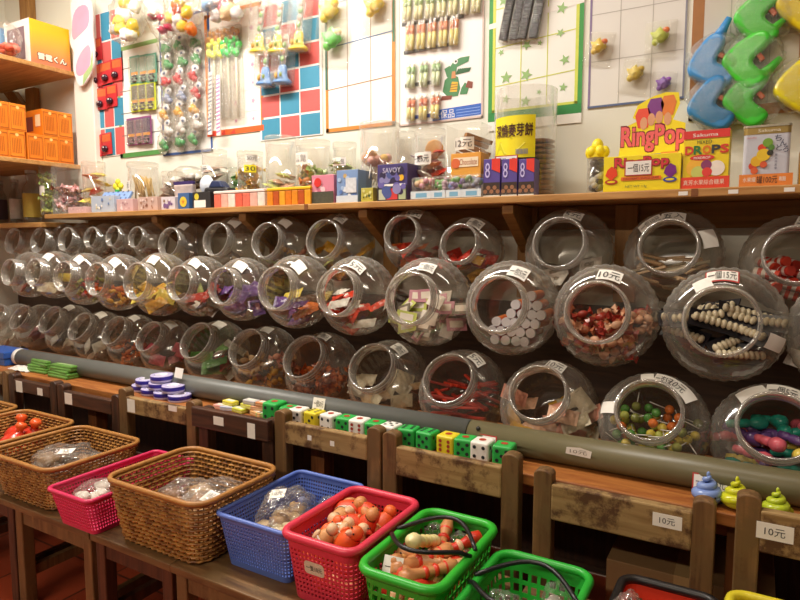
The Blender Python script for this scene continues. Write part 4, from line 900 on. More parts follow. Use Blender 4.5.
for q in range(26): 
    a_ = R.uniform(0, 6.28); e_ = R.uniform(.1, .82)*r; place(('ball', ('e0a050','ecc070','e8b0a0')[q % 3]), mk_ball(('e0a050','ecc070','e8b0a0')[q % 3]), c+Vector((e_*math.cos(a_), e_*math.sin(a_), h*R.uniform(.40, .62))), (0, R.uniform(1.2, 1.8), R.uniform(0, 6.28)), 1.25, f'{("pale orange","cream","pinkish")[q % 3]} lollipop in the big round tub', 'lollipop', f'{("pale orange","cream","pinkish")[q % 3]} lollipops in the big tub')
carton(360, 374, 188, 1.78, .05, 'b8b04a', 'small olive yellow box beside the purple display box', deco=blobs(['4a5a2a', 'd8d890'], 8, 9))
t = carton(375, 410, 164, 1.78, .10, '4a4078', 'dark purple display box with a white scribbled banner', name='display_box', deco=lambda mb, w_, h: (mb.rect(0, 0, w_, h*.42, .0004, plain('2a2426', .5)), mb.rect(w_*.05, h*.04, w_*.28, h*.32, .0005, plain('b8c0a8', .5)), mb.rect(w_*.32, h*.04, w_*.68, h*.34, .0005, plain('c83a3a', .5)), mb.rect(w_*.72, h*.04, w_*.95, h*.32, .0005, plain('a8b890', .5)), blobs(['6a62a8', '30284a', '8a86b8', '4a5a98'], 22, 3, .16)(mb, w_, h), mb.text('SAVOY', w_*.2, h*.76, w_*.8, h*.90, .003, plain('c8c4d8', .5)), mb.rect(w_*.06, h*.40, w_*.94, h*.46, .0006, WHITE), mb.disc(w_*.8, h*.62, h*.09, .0006, plain('e8b82a', .5))))
c, r, h, t = tub(396, 416, 132, 1.93, 'slim clear tub of lollipop sticks beside the purple display', lid=TUB, k=.9); fill(c, r, h*.1, h*.6, 6, mks('pack', 'e0b090', 'c98a9a', '8a8070'), 1.1, '{} packet in the slim lollipop tub', 'packet', '{} packets in the slim lollipop tub')
c, r, h, t = tub(414, 446, 130, 1.90, 'clear tub of pink and cream sweets with large white price tag', lid=TUB, k=.95); fill(c, r, .003, h*.78, 20, mks('pack', 'c98a9a', 'e0b090', 'efe6da', 'd8452f'), 1.15, '{} packet in the tub with the large price tag', 'packet', '{} packets in the large tag tub'); sticker_on(t, c, r, h, '一支5元', .085, .042, h*.50, FA-.25)
place(('disc', 1), mk_cracker('e0a860'), c+Vector((r*.45, -r*.3, h*.72)), (PI/2, 0, .2), .032, 'round orange biscuit high in the tub with the large price tag', 'biscuit', None)
c, r, h, t = tub(449, 488, 126, 1.90, 'clear square tub of brown wafers behind the orange box', shape='sq', k=.95)
for q in range(9): mb_ = ('wafer', 1); place(mb_, lambda: (lambda b: (b.box(-.045, .045, -.012, .012, -.006, .006, plain('9a6a34', .55, .25, 60)), b.build('wafer_bar'))[1])(MB()), c+Vector((.0+.012*(q % 3), -.01+.004*q, .10+.013*q)), (.1, .5-.03*q, .1*q), 1.05, 'brown wafer bar in the square tub', 'wafer', 'brown wafers in the square tub')
sticker_on(t, c, r*.8, h, '12元', .075, .04, h*.66, FA)
t = carton(448, 483, 153, 1.80, .07, 'e2a040', 'orange chocolate box with a white name panel', deco=lambda mb, w_, h: (mb.rect(w_*.1, h*.45, w_*.92, h*.82, .0005, plain('f0e0c0', .5)), mb.text('Chocolate', w_*.3, h*.52, w_*.88, h*.76, .0009, plain('a84820', .5)), mb.disc(w_*.17, h*.6, h*.2, .0008, plain('d86838', .5))), z0=SHZ+.064)
for k, (a, b_, cols, lb) in enumerate(((411, 432, ['6f8f5a','c98a9a','d8b890','8a8a5a'], 'green and pink'), (431, 446, ['c98a9a','5f9a4a','b89aa8'], 'pink and green'), (446, 462, ['5f7ab0','5f9a4a','8f7ab8'], 'blue and green'), (461, 482, ['5f7ab0','6f8f5a','8a8a9a'], 'blue grey'))):
    X0, X1 = aY(a, 190, 1.77).x, aY(b_, 190, 1.77).x; t = thing('sweet_bag', f'clear bag of {lb} sweets with blue and white base, shelf edge', 'bag', ((X0+X1)/2, 1.785, SHZ+.0008)); w_ = (X1-X0)*.48; rr = random.Random(k)
    mb = MB(); [mb.ell((rr.uniform(-.85, .85)*w_, rr.uniform(-.008, .012), rr.uniform(.030, .062)), .011, .009, .010, plain(rr.choice(cols), .35, .2), 8, 6) for q in range(16)]; mb.build('sweets', t)
    mb = MB(); mb.box(-w_, w_, -.020, -.019, .002, .026, plain('d4dfe6', .4)); mb.rect(-w_*.5, .006, w_*.6, .020, .0203, plain('7ab0d0', .4), M=FRONT); mb.build('printed_strip', t)
    mb = MB(); mb.box(-w_, w_, -.019, .022, .001, .072, FILMS); mb.build('film', t, bevel=.008)
for k, (a, b_) in enumerate(((483, 500), (501, 517), (518, 534))):
    t = carton(a, b_, 159, 1.775, .05, '5a4a98', f'purple and red snack carton, {("farthest", "middle", "nearest")[k]} of three beside the yellow label jar', k=.97, deco=lambda mb, w_, h: (mb.rect(0, 0, w_, h*.38, .0004, plain('3a2a22', .5, .5, 150)), mb.poly([(w_*.5,h*.72),(w_,h*.62),(w_,h),(w_*.5,h)], .0005, plain('e0382a', .5)), mb.text('8', w_*.1, h*.5, w_*.4, h*.9, .0008, plain('c8c0f0', .5)), *[mb.disc(w_*(.12+.19*q), h*(.14+.1*(q % 2)), h*.06, .0007, plain('9a6a4a', .5), 8) for q in range(5)], mb.rect(w_*.0, 0, w_, h*.04, .0009, WHITE)))
p = aY(530, 192, 1.76); t = thing('clear_tray', 'thin clear tray under the three purple cartons', 'tray', (aY(508, 190, 1.76).x, 1.765, SHZ+.0005)); mb = MB(); mb.box(-.085, .085, -.008, .0, 0, .010, TUB); mb.build('tray_edge', t)
c, r, h, t = tub(491, 557, 92, 1.885, 'big clear jar with yellow label and stacked brown crackers', lid=None, k=.92, name='cracker_jar', cat='jar')
for a_ in (1.0, 3.1, 5.2):
    for q in range(11): place(('rc', 1), mk_cracker('8a5a30'), c+Vector((r*.50*math.cos(a_-1), r*.50*math.sin(a_-1), .016+q*.0155)), (0, 0, q*.5), (r*.46, r*.46, 1.3), 'brown round cracker stacked in the big jar with yellow label', 'cracker', 'brown crackers in the yellow label jar')
YL = plain('efe01c', .45, .06); w_, hh, z = r*1.5, h*.38, h*.35; rr_ = r+.0012; mb = MB(); n = 18; vs = []
for j in (0, 1):
    for i in range(n+1): a = FA-.10-w_/2/rr_+w_/rr_*i/n; vs.append((rr_*math.cos(a), rr_*math.sin(a), z+j*hh))
mb.add(vs, [(i, i+1, n+2+i, n+1+i) for i in range(n)], YL, True); lab = mb.build('yellow_label', t)
mb = MB(); A0 = FA-.10; wp = lambda off: (lambda x, y: ((rr_+off)*math.cos(A0+x/rr_), (rr_+off)*math.sin(A0+x/rr_), z+y))
[mb.text('深燒麥芽餅', -w_*.42+dx, hh*.50+dy, w_*.44+dx, hh*.80+dy, 0, plain('4a2010', .5), warp=wp(.0022+.0001*k)) for k, (dx, dy) in enumerate(((0,0),(.0012,0),(0,.0012),(.0012,.0012)))]; mb.build('label_print', lab)
mb = MB(); 
for q in range(9): mb.add([wp(.0016)(w_*(.10+.028*q)+dx, hh*y) for dx, y in ((0,.08),(.0028,.08),(.0028,.2),(0,.2))], [(0,1,2,3)], plain('8a8a90', .5))
mb.add([wp(.0014)(x, y) for x, y in ((-w_*.44,hh*.12),(-w_*.15,hh*.10),(w_*.15,hh*.2),(w_*.3,hh*.36),(0,hh*.46),(-w_*.3,hh*.4))], [(0,1,2,3,4,5)], plain('d4cf18', .5)); mb.build('printed_mark', lab)
for q in range(16):
    for s_ in (-1, 1): pass
t2 = thing('price_card', 'white price card leaning on the yellow label', 'card', (aY(505, 165, 1.775).x, 1.772, SHZ+.09), (PI/2, 0, 0)); mb = MB(); mb.rect(-.036, 0, .036, .034, 0, REDINK); mb.rect(-.033, .003, .033, .031, .0004, PAPER); mb.build('card', t2); mb = MB(); mb.text('三個50元', -.03, .008, .03, .026, .001, INK); mb.build('handwriting', t2)
t2.location.y = c.y-r-.003
# sweet-filled bottle with a yellow cap
c, r, h, t = tub(586, 606, 157, 1.84, 'small clear bottle of black and white sweets with lumpy yellow cap', name='candy_bottle', cat='bottle', k=.95)
fill(c, r, .002, h*.98, 34, [(('bs', k_), (lambda c_: (lambda: (lambda b: (b.ell((0,0,0), .0125, .0125, .0125, plain(c_, .3, .4, 90), 12, 8), b.build('round_sweet'))[1])(MB())))(c_), n_) for k_, c_, n_ in ((0,'8a9088','grey'),(1,'d8dcd4','white'),(2,'3a3c3c','black'))], .95, '{} round sweet in the yellow capped bottle', 'sweet', '{} sweets in the yellow capped bottle')
mb = MB(); m = plain('f0dc1e', .4, .06); [mb.ell((r*.75*math.cos(q), r*.75*math.sin(q), h+.012), r*.5, r*.5, .018, m, 12, 8) for q in [k_*PI/3 for k_ in range(6)]]; mb.ell((0, 0, h+.028), r*.62, r*.62, .024, m, 14, 9); mb.cyl(r*1.02, h-.004, h+.010, m, 26); mb.build('cap', t)
# the yellow ring-sweet display
YB = 'f0dc14'; X0, X1 = aY(603, 190, 1.765).x, aY(680, 190, 1.765).x; w_ = X1-X0; hb = hgt(642, 155, 1.765, SHZ); t = thing('ring_sweet_box', 'bright yellow ring sweet display box with a hand on its backboard', 'box', ((X0+X1)/2, 1.83, SHZ+.0006))
yl = plain(YB, .4, .04); red = plain('d2343c', .4); org = plain('e8702a', .35); pur = plain('7a2a86', .3); skin = plain('dba27c', .5)
mb = MB(); mb.box(-w_/2, w_/2, -.065, .055, 0, hb, yl); mb.build('box_body', t, bevel=.001)
mb = MB(T(-w_/2, -.0663, 0) @ FRONT)
mb.bold('RingPop', w_*.14, hb*.58, w_*.86, hb*.96, .0006, plain('8a2030', .5), w=.004); mb.bold('RingPop', w_*.15, hb*.60, w_*.85, hb*.94, .0012, red, w=.002)
mb.rect(w_*.24, hb*.30, w_*.76, hb*.40, .0005, org); mb.text('STRAWBERRY ORANGE GRAPE', w_*.27, hb*.32, w_*.73, hb*.38, .0009, plain('7a2a1a', .5)); mb.text('NET WT 14g', w_*.3, hb*.08, w_*.58, hb*.16, .0006, plain('5a6a4a', .5))
for x, m1, m2 in ((.11, plain('e84a26', .3), plain('b8321e', .4)), (.87, pur, plain('3a4aa0', .4))): mb.poly([(w_*x-.016, hb*.46), (w_*x-.011, hb*.62), (w_*x, hb*.72), (w_*x+.013, hb*.64), (w_*x+.016, hb*.46), (w_*x, hb*.32)], .0006, m1); mb.disc(w_*x, hb*.28, .017, .0005, m2, 18, ry=.007); mb.disc(w_*x, hb*.28, .011, .0008, yl, 18, ry=.003)
mb.build('printed_front', t)
mb = MB(T(-w_/2+w_*.285, -.0675, 0) @ FRONT); mb.rect(0, hb*.42, w_*.36, hb*.86, .0003, REDINK); mb.rect(.003, hb*.42+.003, w_*.36-.003, hb*.86-.003, .0007, PAPER); mb.text('一個15元', .008, hb*.52, w_*.36-.008, hb*.76, .0012, INK); mb.build('price_sticker', t)
hh_ = hgt(650, 98, 1.86, SHZ); z1 = hgt(650, 150, 1.86, SHZ); zt_ = hgt(650, 128, 1.86, SHZ)
mb = MB(T(-w_/2, .0, 0) @ FRONT); outl = [(w_*.12,hb*.9),(w_*1.0,hb*.9),(w_*1.0,zt_),(w_*.84,zt_+.012),(w_*.92,hh_-.03),(w_*.90,hh_),(w_*.74,hh_+.004),(w_*.60,hh_-.002),(w_*.50,hh_-.010),(w_*.37,hh_-.024),(w_*.31,hh_-.056),(w_*.38,zt_+.016),(w_*.18,zt_)]
mb.prism(outl, -.002, .0, yl); mb.bold('RingPop', w_*.15, z1-.012, w_*1.02, zt_+.006, .0006, plain('7a1828', .5), w=.006); mb.bold('RingPop', w_*.16, z1-.009, w_*1.01, zt_+.002, .0014, plain('e8666a', .5), w=.0032)
mb.poly([(w_*.25,z1-.026),(w_*.9,z1-.022),(w_*.9,z1-.014),(w_*.25,z1-.018)], .0007, plain('3a6ab0', .5)); mb.poly([(w_*.7,z1-.021),(w_*.92,z1-.021),(w_*.92,z1-.012),(w_*.7,z1-.013)], .0009, plain('e09030', .5))
for x, y, rx_, m1 in ((.45, hh_-.062, .026, plain('e4482e', .3)), (.61, hh_-.038, .027, pur), (.775, hh_-.034, .025, plain('e07a22', .3))):
    mb.poly([(w_*x-rx_*.5, y-.024), (w_*x-rx_*.8, y+.010), (w_*x-rx_*.5, y+.028), (w_*x+rx_*.5, y+.029), (w_*x+rx_*.8, y+.010), (w_*x+rx_*.5, y-.024)], .0009, m1)
for x, y in ((.46, zt_+.008), (.56, zt_+.017), (.66, zt_+.021), (.77, zt_+.015)): mb.disc(w_*x, y, .0095, .0008+x*.0004, skin, 14, ry=.017)
mb.build('backboard', t)
# drops carton and tin
X0, X1 = aY(682, 188, 1.765).x, aY(728, 188, 1.765).x; w_ = X1-X0; h = hgt(705, 130, 1.765, SHZ); t = thing('drops_carton', 'yellow and red carton of mixed fruit drops', 'carton', ((X0+X1)/2, 1.80, SHZ+.0006), (0, 0, -.03))
mb = MB(); mb.box(-w_/2, w_/2, -.03, .03, 0, h, plain('edd21c', .4, .04)); mb.build('box_body', t, bevel=.001)
mb = MB(T(-w_/2, -.0313, 0) @ FRONT); mb.rect(0, h*.86, w_, h, .0004, plain('d8322c', .4)); mb.text('Sakuma', w_*.2, h*.89, w_*.75, h*.95, .0008, WHITE); mb.text('MIXED', w_*.3, h*.765, w_*.62, h*.83, .0008, plain('2a4a30', .5))
for ch, x, cc in (('D', .06, 'd8402c'), ('R', .25, '2f7a3c'), ('O', .44, 'e07a1e'), ('P', .64, '3a3a3c'), ('S', .82, 'd8402c')): mb.bold(ch, w_*(x-.02), h*.59, w_*(x+.17), h*.74, .0008, plain(cc, .4), w=.0018)
mb.disc(w_*.42, h*.53, w_*.27, .0005, plain('d8342e', .4), 26, ry=h*.05); mb.text('MIXDROP', w_*.24, h*.505, w_*.6, h*.55, .0009, WHITE)
mb.disc(w_*.30, h*.36, w_*.22, .0005, plain('f0b83a', .4), 24); mb.disc(w_*.74, h*.34, w_*.18, .0006, plain('f2e8dc', .4), 24); mb.disc(w_*.52, h*.40, w_*.12, .0008, plain('8a3a6a', .4), 20); mb.disc(w_*.54, h*.28, w_*.11, .001, plain('e04038', .4), 20); mb.disc(w_*.34, h*.28, w_*.15, .0007, plain('c8d06a', .4), 20); mb.build('printed_front', t)
mb = MB(T(-w_/2-.003, -.0335, 0) @ FRONT); mb.rect(0, 0, w_+.006, h*.2, .0002, plain('e2452a', .45)); mb.text('真芳水果綜合糖果', w_*.06, h*.06, w_*.95, h*.15, .0007, plain('f6dcc8', .5)); mb.build('paper_strip', t)
X0, X1 = aY(741, 188, 1.765).x, aY(788, 188, 1.765).x; w_ = X1-X0; h = hgt(765, 126, 1.765, SHZ); t = thing('drops_tin', 'white metal tin with gold lid band and fruit picture', 'tin', ((X0+X1)/2, 1.80, SHZ+.0006), (0, 0, .02))
mb = MB(); mb.prism(rrect(w_/2, .03, .008), 0, h, plain('c9ccd6', .3, .04, 20)); mb.build('tin_body', t); mb = MB(); mb.prism(rrect(w_/2+.0006, .0306, .008), h*.87, h*.985, plain('b49a5c', .3, .1, 30, metal=.6)); mb.prism(rrect(w_/2+.002, .032, .008), h*.985, h*1.0+.003, plain('cfc8b0', .25, metal=.7)); mb.build('lid', t)
mb = MB(T(-w_/2, -.0316, 0) @ FRONT); mb.text('Sakuma', w_*.3, h*.90, w_*.78, h*.955, .0008, plain('f0e8d0', .4)); mb.text('SAKUMA', w_*.06, h*.80, w_*.28, h*.83, .0006, plain('c86a70', .5))
for x, y, q, cc in ((.52,.72,.11,'7aa83a'),(.40,.64,.09,'d8482a'),(.44,.52,.15,'ecc832'),(.30,.42,.13,'e8b82a'),(.45,.36,.08,'d8603a'),(.22,.34,.09,'d84a2a'),(.58,.55,.07,'3a3a30'),(.60,.64,.07,'5a8a3a'),(.26,.26,.08,'e0683a')): mb.disc(w_*x, h*y, w_*q, .0006+x*.0004, plain(cc, .4), 18)
for ch, x, y, sz in (('ち',.66,.74,.15),('ん',.78,.66,.13),('と',.70,.58,.12),('ろ',.84,.55,.12)): mb.text(ch, w_*x, h*y, w_*(x+sz), h*(y+.1), .0008, plain('2a3050', .5))
for k in range(5): mb.text('果', w_*.68, h*(.27+.055*k), w_*.74, h*(.31+.055*k), .0007, plain('6a6a80', .5))
mb.build('printed_front', t)
mb = MB(T(-w_/2-.006, -.034, 0) @ FRONT); mb.rect(0, 0, w_+.014, h*.20, .0002, plain('e88a3c', .45)); mb.text('水果罐', w_*.08, h*.07, w_*.36, h*.15, .0007, plain('fbeedd', .5)); mb.text('罐100元', w_*.38, h*.04, w_*.82, h*.17, .0009, INK); mb.text('糖', w_*.85, h*.07, w_*1.0, h*.15, .0007, plain('fbeedd', .5)); mb.build('paper_strip', t)
carton(796, 815, 150, 1.80, .06, 'e0a422', 'golden yellow box at the near end of the shelf', deco=blobs(['c87818', 'f0d048'], 7, 22))
for k, px in enumerate((683, 733, 789)):
    p = aY(px, 196.5, SHY); mb = MB(); mb.box(-.011, .011, -.0006, 0, -.005, .005, PAPER); tag(mb.build('shelf_sticker', loc=(p.x, SHY-.0002, SHZ-.012)), f'tiny white sticker on the shelf edge {("under the drops carton", "under the gap beside the tin", "under the end of the tin")[k]}', 'sticker')
# ------------------------------------------------------------------ far side shelves
def ocarton(y, z, col, label, wx=.20, wy=.0765, h=.128):
    t = thing('orange_carton', label, 'carton', (-3.088-wx/2, y, z), (0, 0, 0), 'orange cartons on the side shelf'); mb = MB(); mb.box(-wx/2, wx/2, -wy/2, wy/2, 0, h, plain(col, .45, .08, 30)); mb.build('box_body', t, bevel=.0015)
    dk = plain('b05a12', .5); mb = MB(T(wx/2+.0013, 0, 0) @ RZ(PI/2) @ FRONT)
    for x0, y0, x1, y1 in ((-wy*.44,h*.05,-wy*.41,h*.9),(wy*.41,h*.05,wy*.44,h*.9),(-wy*.44,h*.05,wy*.44,h*.08),(-wy*.44,h*.87,wy*.44,h*.9)): mb.rect(x0, y0, x1, y1, .0004, dk)
    for q in range(6): mb.rect(-wy*.3+q*wy*.1, h*.2, -wy*.3+q*wy*.1+.003, h*.74, .0004, dk)
    mb.disc(0, h*.86, .008, .0006, plain('f0c878', .5)); mb.build('printed_side', t)
    mb = MB(T(0, -wy/2-.0012, 0) @ FRONT); mb.rect(wx*.2, h*.35, wx*.42, h*.8, .0004, plain('f0d0a0', .5)); mb.rect(-wx*.4, h*.2, wx*.1, h*.75, .0004, plain('7a3a2a', .5)); mb.build('printed_front', t)
SZ = EYE+.4025; rows_ = ('bottom', 'upper')
for lv in (0, 1):
    for k, y in enumerate((1.898, 1.820, 1.742, 1.655, 1.577) if lv == 0 else (1.898, 1.820, 1.665, 1.587)):
        ocarton(y, SZ+lv*.1290, 'e8861e' if (k+lv) % 2 else 'e07c18', f'orange carton, {ORD[k+1]} from the wall in the {rows_[lv]} row of the side shelf')
SZ2 = EYE+.8725
t = thing('toy_box', 'yellow to orange box with cartoon print on the upper side shelf', 'box', (-3.195, 1.842, SZ2)); mb = MB()
GR, nt, N, L = newmat('yellow_to_pink_print'); o_ = N.new('ShaderNodeOutputMaterial'); bs = N.new('ShaderNodeBsdfPrincipled'); tc = N.new('ShaderNodeTexCoord'); sp = N.new('ShaderNodeSeparateXYZ'); rp = N.new('ShaderNodeValToRGB'); rp.color_ramp.elements[0].color = (*hexc('e8785a'), 1); rp.color_ramp.elements[1].color = (*hexc('eebc1e'), 1); rp.color_ramp.elements[1].position = .8
L.new(tc.outputs['Generated'], sp.inputs[0]); L.new(sp.outputs['Z'], rp.inputs[0]); L.new(rp.outputs[0], bs.inputs['Base Color']); bs.inputs['Roughness'].default_value = .4; L.new(bs.outputs[0], o_.inputs[0])
bw, bd, bh = .22, .200, .208
mb.box(-bw/2, bw/2, -bd/2, bd/2, 0, bh, GR); mb.build('box_body', t, bevel=.002); mb = MB(T(0, -bd/2-.001, 0) @ FRONT); mb.rect(-bw*.5, bh*.0, bw*.5, bh, .0002, plain('efe8e4', .5)); mb.rect(-bw*.4, bh*.1, bw*.3, bh*.85, .0006, plain('8a7078', .5)); mb.build('open_front', t)
mb = MB(T(bw/2+.002, 0, 0) @ RZ(PI/2) @ FRONT); mb.bold('雷電くん', -bd*.36, bh*.10, bd*.40, bh*.27, .0006, plain('4a2a20', .5), w=.006); mb.bold('雷電くん', -bd*.34, bh*.112, bd*.38, bh*.26, .0012, plain('f4ead0', .5), w=.0025); mb.build('printed_side', t)
film_bag('toy_bag', 'clear bag of coral red toys hanging over the edge of the upper side shelf', 'bag', (-3.13, 1.665, SZ2+.012), .052, .056, .085, ['e0604a','d84a3a','e88a70'], 12, 71)
t = thing('blue_case', 'small blue and white case standing behind the bagged red toys', 'case', (-3.37, 1.76, SZ2+.001)); mb = MB(); mb.box(-.05, .05, -.04, .04, 0, .20, plain('4a90c8', .35)); mb.build('shell', t, bevel=.012); mb = MB(); mb.box(-.035, .035, -.043, -.0405, .03, .15, plain('e8e4e8', .4)); mb.build('window', t)
# ------------------------------------------------------------------ game boards and toys on the wall
WY = WALLY-.0005
def board(a, b_, ybot, ytop, label, bg, draw, name='game_board', tilt=0, bend=0):
    pb = aY((a+b_)/2, ybot, WALLY); X0, X1 = aY(a, 100, WALLY).x, aY(b_, 100, WALLY).x; zt = aY((a+b_)/2, ytop, WALLY).z if ytop is not None else EYE+.98
    w_, h = X1-X0-.012, zt-pb.z; t = thing(name, label, 'game board', ((X0+X1)/2, WY, pb.z), (0, tilt, 0))
    mb = MB(T(-w_/2, 0, 0) @ FRONT); mb.box(0, w_, 0, h, 0, .003, plain(bg, .6, .03, 8)); mb.build('card_sheet', t)
    mb = MB(T(-w_/2, -.003, 0) @ FRONT); draw(mb, w_, h); mb.build('printed_design', t); return t
def frame_(mb, w_, h, e, m, z=.0004):
    for a in ((0,0,w_,e),(0,h-e,w_,h),(0,0,e,h),(w_-e,0,w_,h)): mb.rect(*a, z, m)
def grid_(mb, w_, h, nx, ny, e, m, wd=.0025, z=.0006, x0=0, y0=0):
    for i in range(1, nx): mb.line(x0+(w_-2*x0)*i/nx, y0+e, x0+(w_-2*x0)*i/nx, h-e, wd, z, m)
    for j in range(1, ny): mb.line(e, h*j/ny, w_-e, h*j/ny, wd, z, m)
RED_, TEAL_ = plain('d4605c', .55, .06), plain('3f8fae', .55, .06)
def checker(nx, ny, e=.008):
    def f(mb, w_, h):
        for i in range(nx):
            for j in range(ny): mb.rect(e+(w_-2*e)*i/nx+.003, h*j/ny+.004, e+(w_-2*e)*(i+1)/nx-.003, h*(j+1)/ny-.004, .0005, RED_ if (i+j) % 2 else TEAL_)
    return f
def d_greens(mb, w_, h):
    frame_(mb, w_, h, .020, plain('8ab06a', .5)); mb.rect(.02, .0, w_-.02, .022, .0006, plain('4f8f4a', .5)); grid_(mb, w_, h, 1, 5, .02, plain('6a6a60', .5), .004)
    for q in range(6): mb.star(w_*.82, .06+.06*q, .012, .0008, plain('d8d4c8', .5))
def d_bluesheet(mb, w_, h): frame_(mb, w_, h, .012, plain('3a5a98', .5)); grid_(mb, w_, h, 3, 5, .012, plain('b8b4b0', .5))
def d_pinkstar(mb, w_, h):
    frame_(mb, w_, h, .016, plain('e88a3a', .5)); mb.rect(0, 0, w_, .024, .0006, plain('e8622a', .5)); grid_(mb, w_, h, 3, 6, .016, plain('f0dcc8', .5), .002); pk = plain('d8a0b8', .5)
    for q in range(7):
        for s_ in (0, 1): mb.star(w_*(.83-.3*s_), .055+.075*q, .015 if q % 2 else .011, .0009, pk, rot=.2*q)
    for q in range(3): mb.poly([(.02+.06*q,.002),(.055+.06*q,.002),(.05+.06*q,.022)], .0009, plain('c83a30', .5))
def d_orange(mb, w_, h):
    frame_(mb, w_, h, .014, plain('d8893a', .5)); bl = plain('5f80a8', .5); br = plain('a8805a', .5)
    for i in (1, 2): mb.line(w_*i/3, .014, w_*i/3, h, .003, .0006, br)
    for y, m in ((.17, br), (.33, bl), (.49, bl)): mb.line(.01, y-.008, w_-.006, y+.010, .0035, .0008, m)
    mb.line(.006, h*.3, .006, h, .012, .0009, plain('3f6a58', .5)); mb.line(w_-.006, .3, w_-.006, h, .010, .0009, plain('4a7a5a', .5))
def d_croc(mb, w_, h):
    frame_(mb, w_, h, .006, plain('d8c0b8', .5)); G = plain('4f8a5a', .5); GD = plain('35663f', .5); Y_ = plain('e0b83a', .5); BR = plain('8a4a3a', .5)
    bl = plain('3a6ac8', .5); mb.poly([(w_*.42,.006),(w_*.98,.010),(w_*.98,.048),(w_*.42,.042)], .0006, bl)
    mb.text('玩保品', w_*.43, .010, w_*.68, .040, .0010, WHITE); [mb.line(w_*.70, .014+.010*q, w_*.97, .016+.010*q, .002, .0009, plain('9ab8f0', .5)) for q in range(3)]
    ox, oy, s_ = w_*.68, .082, .0215
    def P(*p): return [(ox+x*s_, oy+y*s_) for x, y in p]
    # a plain cartoon crocodile sitting down
    mb.poly(P((-2.2,1),(-1.2,0),(.6,0),(1,1.2),(.6,3),(-.6,3.6),(-1.8,2.8)), .0007, G); mb.poly(P((-.9,.8),(.4,.7),(.6,2.2),(-.5,2.4)), .0010, Y_)
    for q in range(3): mb.line(ox-.8*s_, oy+(1.1+.4*q)*s_, ox+.5*s_, oy+(1.1+.4*q)*s_, .0022, .0013, BR)
    mb.poly(P((.9,.2),(2.2,.1),(2.6,1.4),(1.8,2),(1.2,1.2)), .0008, G); mb.poly(P((1.9,1.2),(3.1,.9),(3.2,1.9),(2.3,2.2)), .0011, BR); mb.poly(P((-2.6,-.4),(-.6,-.4),(-.4,.2),(-2.3,.3)), .0009, BR)
    mb.poly(P((-1.2,2.8),(.1,3),(.4,4.6),(2.4,5.2),(2.6,6),(1,6),(-.2,5.6),(-1,4.6)), .0009, G); mb.poly(P((.1,3.4),(2.6,3.6),(2.9,4.2),(.6,4.3)), .0012, GD)
    for q in range(5): mb.poly(P((.7+.38*q,4.5),(.95+.38*q,4.55),(.8+.38*q,4.1)), .0015, WHITE)
    mb.disc(ox+.1*s_, oy+5.5*s_, .009, .0013, WHITE); mb.disc(ox+.2*s_, oy+5.5*s_, .004, .0016, INK); mb.poly(P((-1.4,3.2),(-.8,3.2),(-.9,5),(-1.9,4.6)), .0006, G); mb.poly(P((-.6,2.9),(.2,2.9),(.1,4),(-.5,4)), .0014, plain('c88a5a', .5))
def d_gstar(mb, w_, h):
    frame_(mb, w_, h, .014, plain('3f9a4a', .5)); mb.rect(0, 0, w_, .030, .0005, WHITE); mb.rect(0, .030, w_, .060, .0006, plain('2f8a44', .5)); yl_ = plain('d4dc5a', .5)
    for a in ((.014,.060,.024,h),(w_-.024,.060,w_-.014,h),(.014,.060,w_-.014,.068)): mb.rect(*a, .0007, yl_)
    for i in (1, 2): mb.line(w_*(.08+.28*i), .068, w_*(.08+.28*i), h, .003, .0008, yl_)
    for j in (1, 2, 3): mb.line(.02, .02+.125*j, w_-.02, .04+.125*j, .003, .0008, yl_)
    mb.poly([(0,.335),(w_,.365),(w_,.385),(0,.352)], .0011, WHITE); g = plain('9ac07a', .5); rr = random.Random(4)
    for x, y, r_ in ((.2,.1,.016),(.42,.085,.019),(.56,.11,.010),(.81,.115,.015),(.2,.17,.022),(.42,.17,.022),(.82,.2,.018),(.14,.255,.012),(.42,.265,.018),(.56,.265,.010),(.77,.285,.015),(.78,.36,.02),(.16,.42,.02),(.86,.46,.024),(.5,.44,.018),(.3,.5,.016)): mb.star(w_*x, y, r_, .0013, g, rot=rr.uniform(0, 1))
def d_grid(mb, w_, h): frame_(mb, w_, h, .005, plain('8a8a98', .5)); grid_(mb, w_, h, 3, 4, .004, plain('b8b4ac', .5), .002); mb.line(.004, 0, .004, h, .006, .0009, plain('8a78a0', .5)); mb.line(0, .004, w_, .004, .006, .0010, plain('5a6a90', .5))
def d_guns(mb, w_, h): frame_(mb, w_, h, .03, plain('a8703a', .5)); mb.rect(.004, h*.72, .03, h, .0007, plain('c8c83a', .5)); mb.rect(.03, h*.82, w_*.5, h, .0008, plain('4a5a98', .5, .5, 40)); grid_(mb, w_, h, 3, 3, .03, plain('b0aca0', .5))
board(84, 126, 157, 12, 'red and teal checker board hung with red cards, farthest of the wall boards', 'eeeae6', checker(4, 5))
board(118, 168, 156, 42, 'white board with green border carrying blister packs', 'f0eee6', d_greens)
board(161, 213, 154, 14, 'grey white board with blue edge covered in small bagged toys', 'dcdad6', d_bluesheet)
board(206, 265, 134, 8, 'white board with orange border and pink stars', 'f4efe6', d_pinkstar)
board(259, 324, 138, None, 'red and teal checker board with yellow and blue horns', 'f0ece8', checker(3, 6))
board(325, 397, 129, None, 'white board with orange frame and blue grid lines', 'f3f1ea', d_orange)
board(398, 485, 122, None, 'white board with printed crocodile and blue banner', 'f4f1ee', d_croc)
board(487, 584, 127, None, 'white board with green border and green stars', 'f2f2ea', d_gstar)
board(586, 686, 104, None, 'pale grey gridded board with a few tiny bagged toys', 'e6e4de', d_grid)
board(687, 812, 116, None, 'brown edged board holding the bagged water pistols', 'd4cec2', d_guns)
HY = WALLY-.004
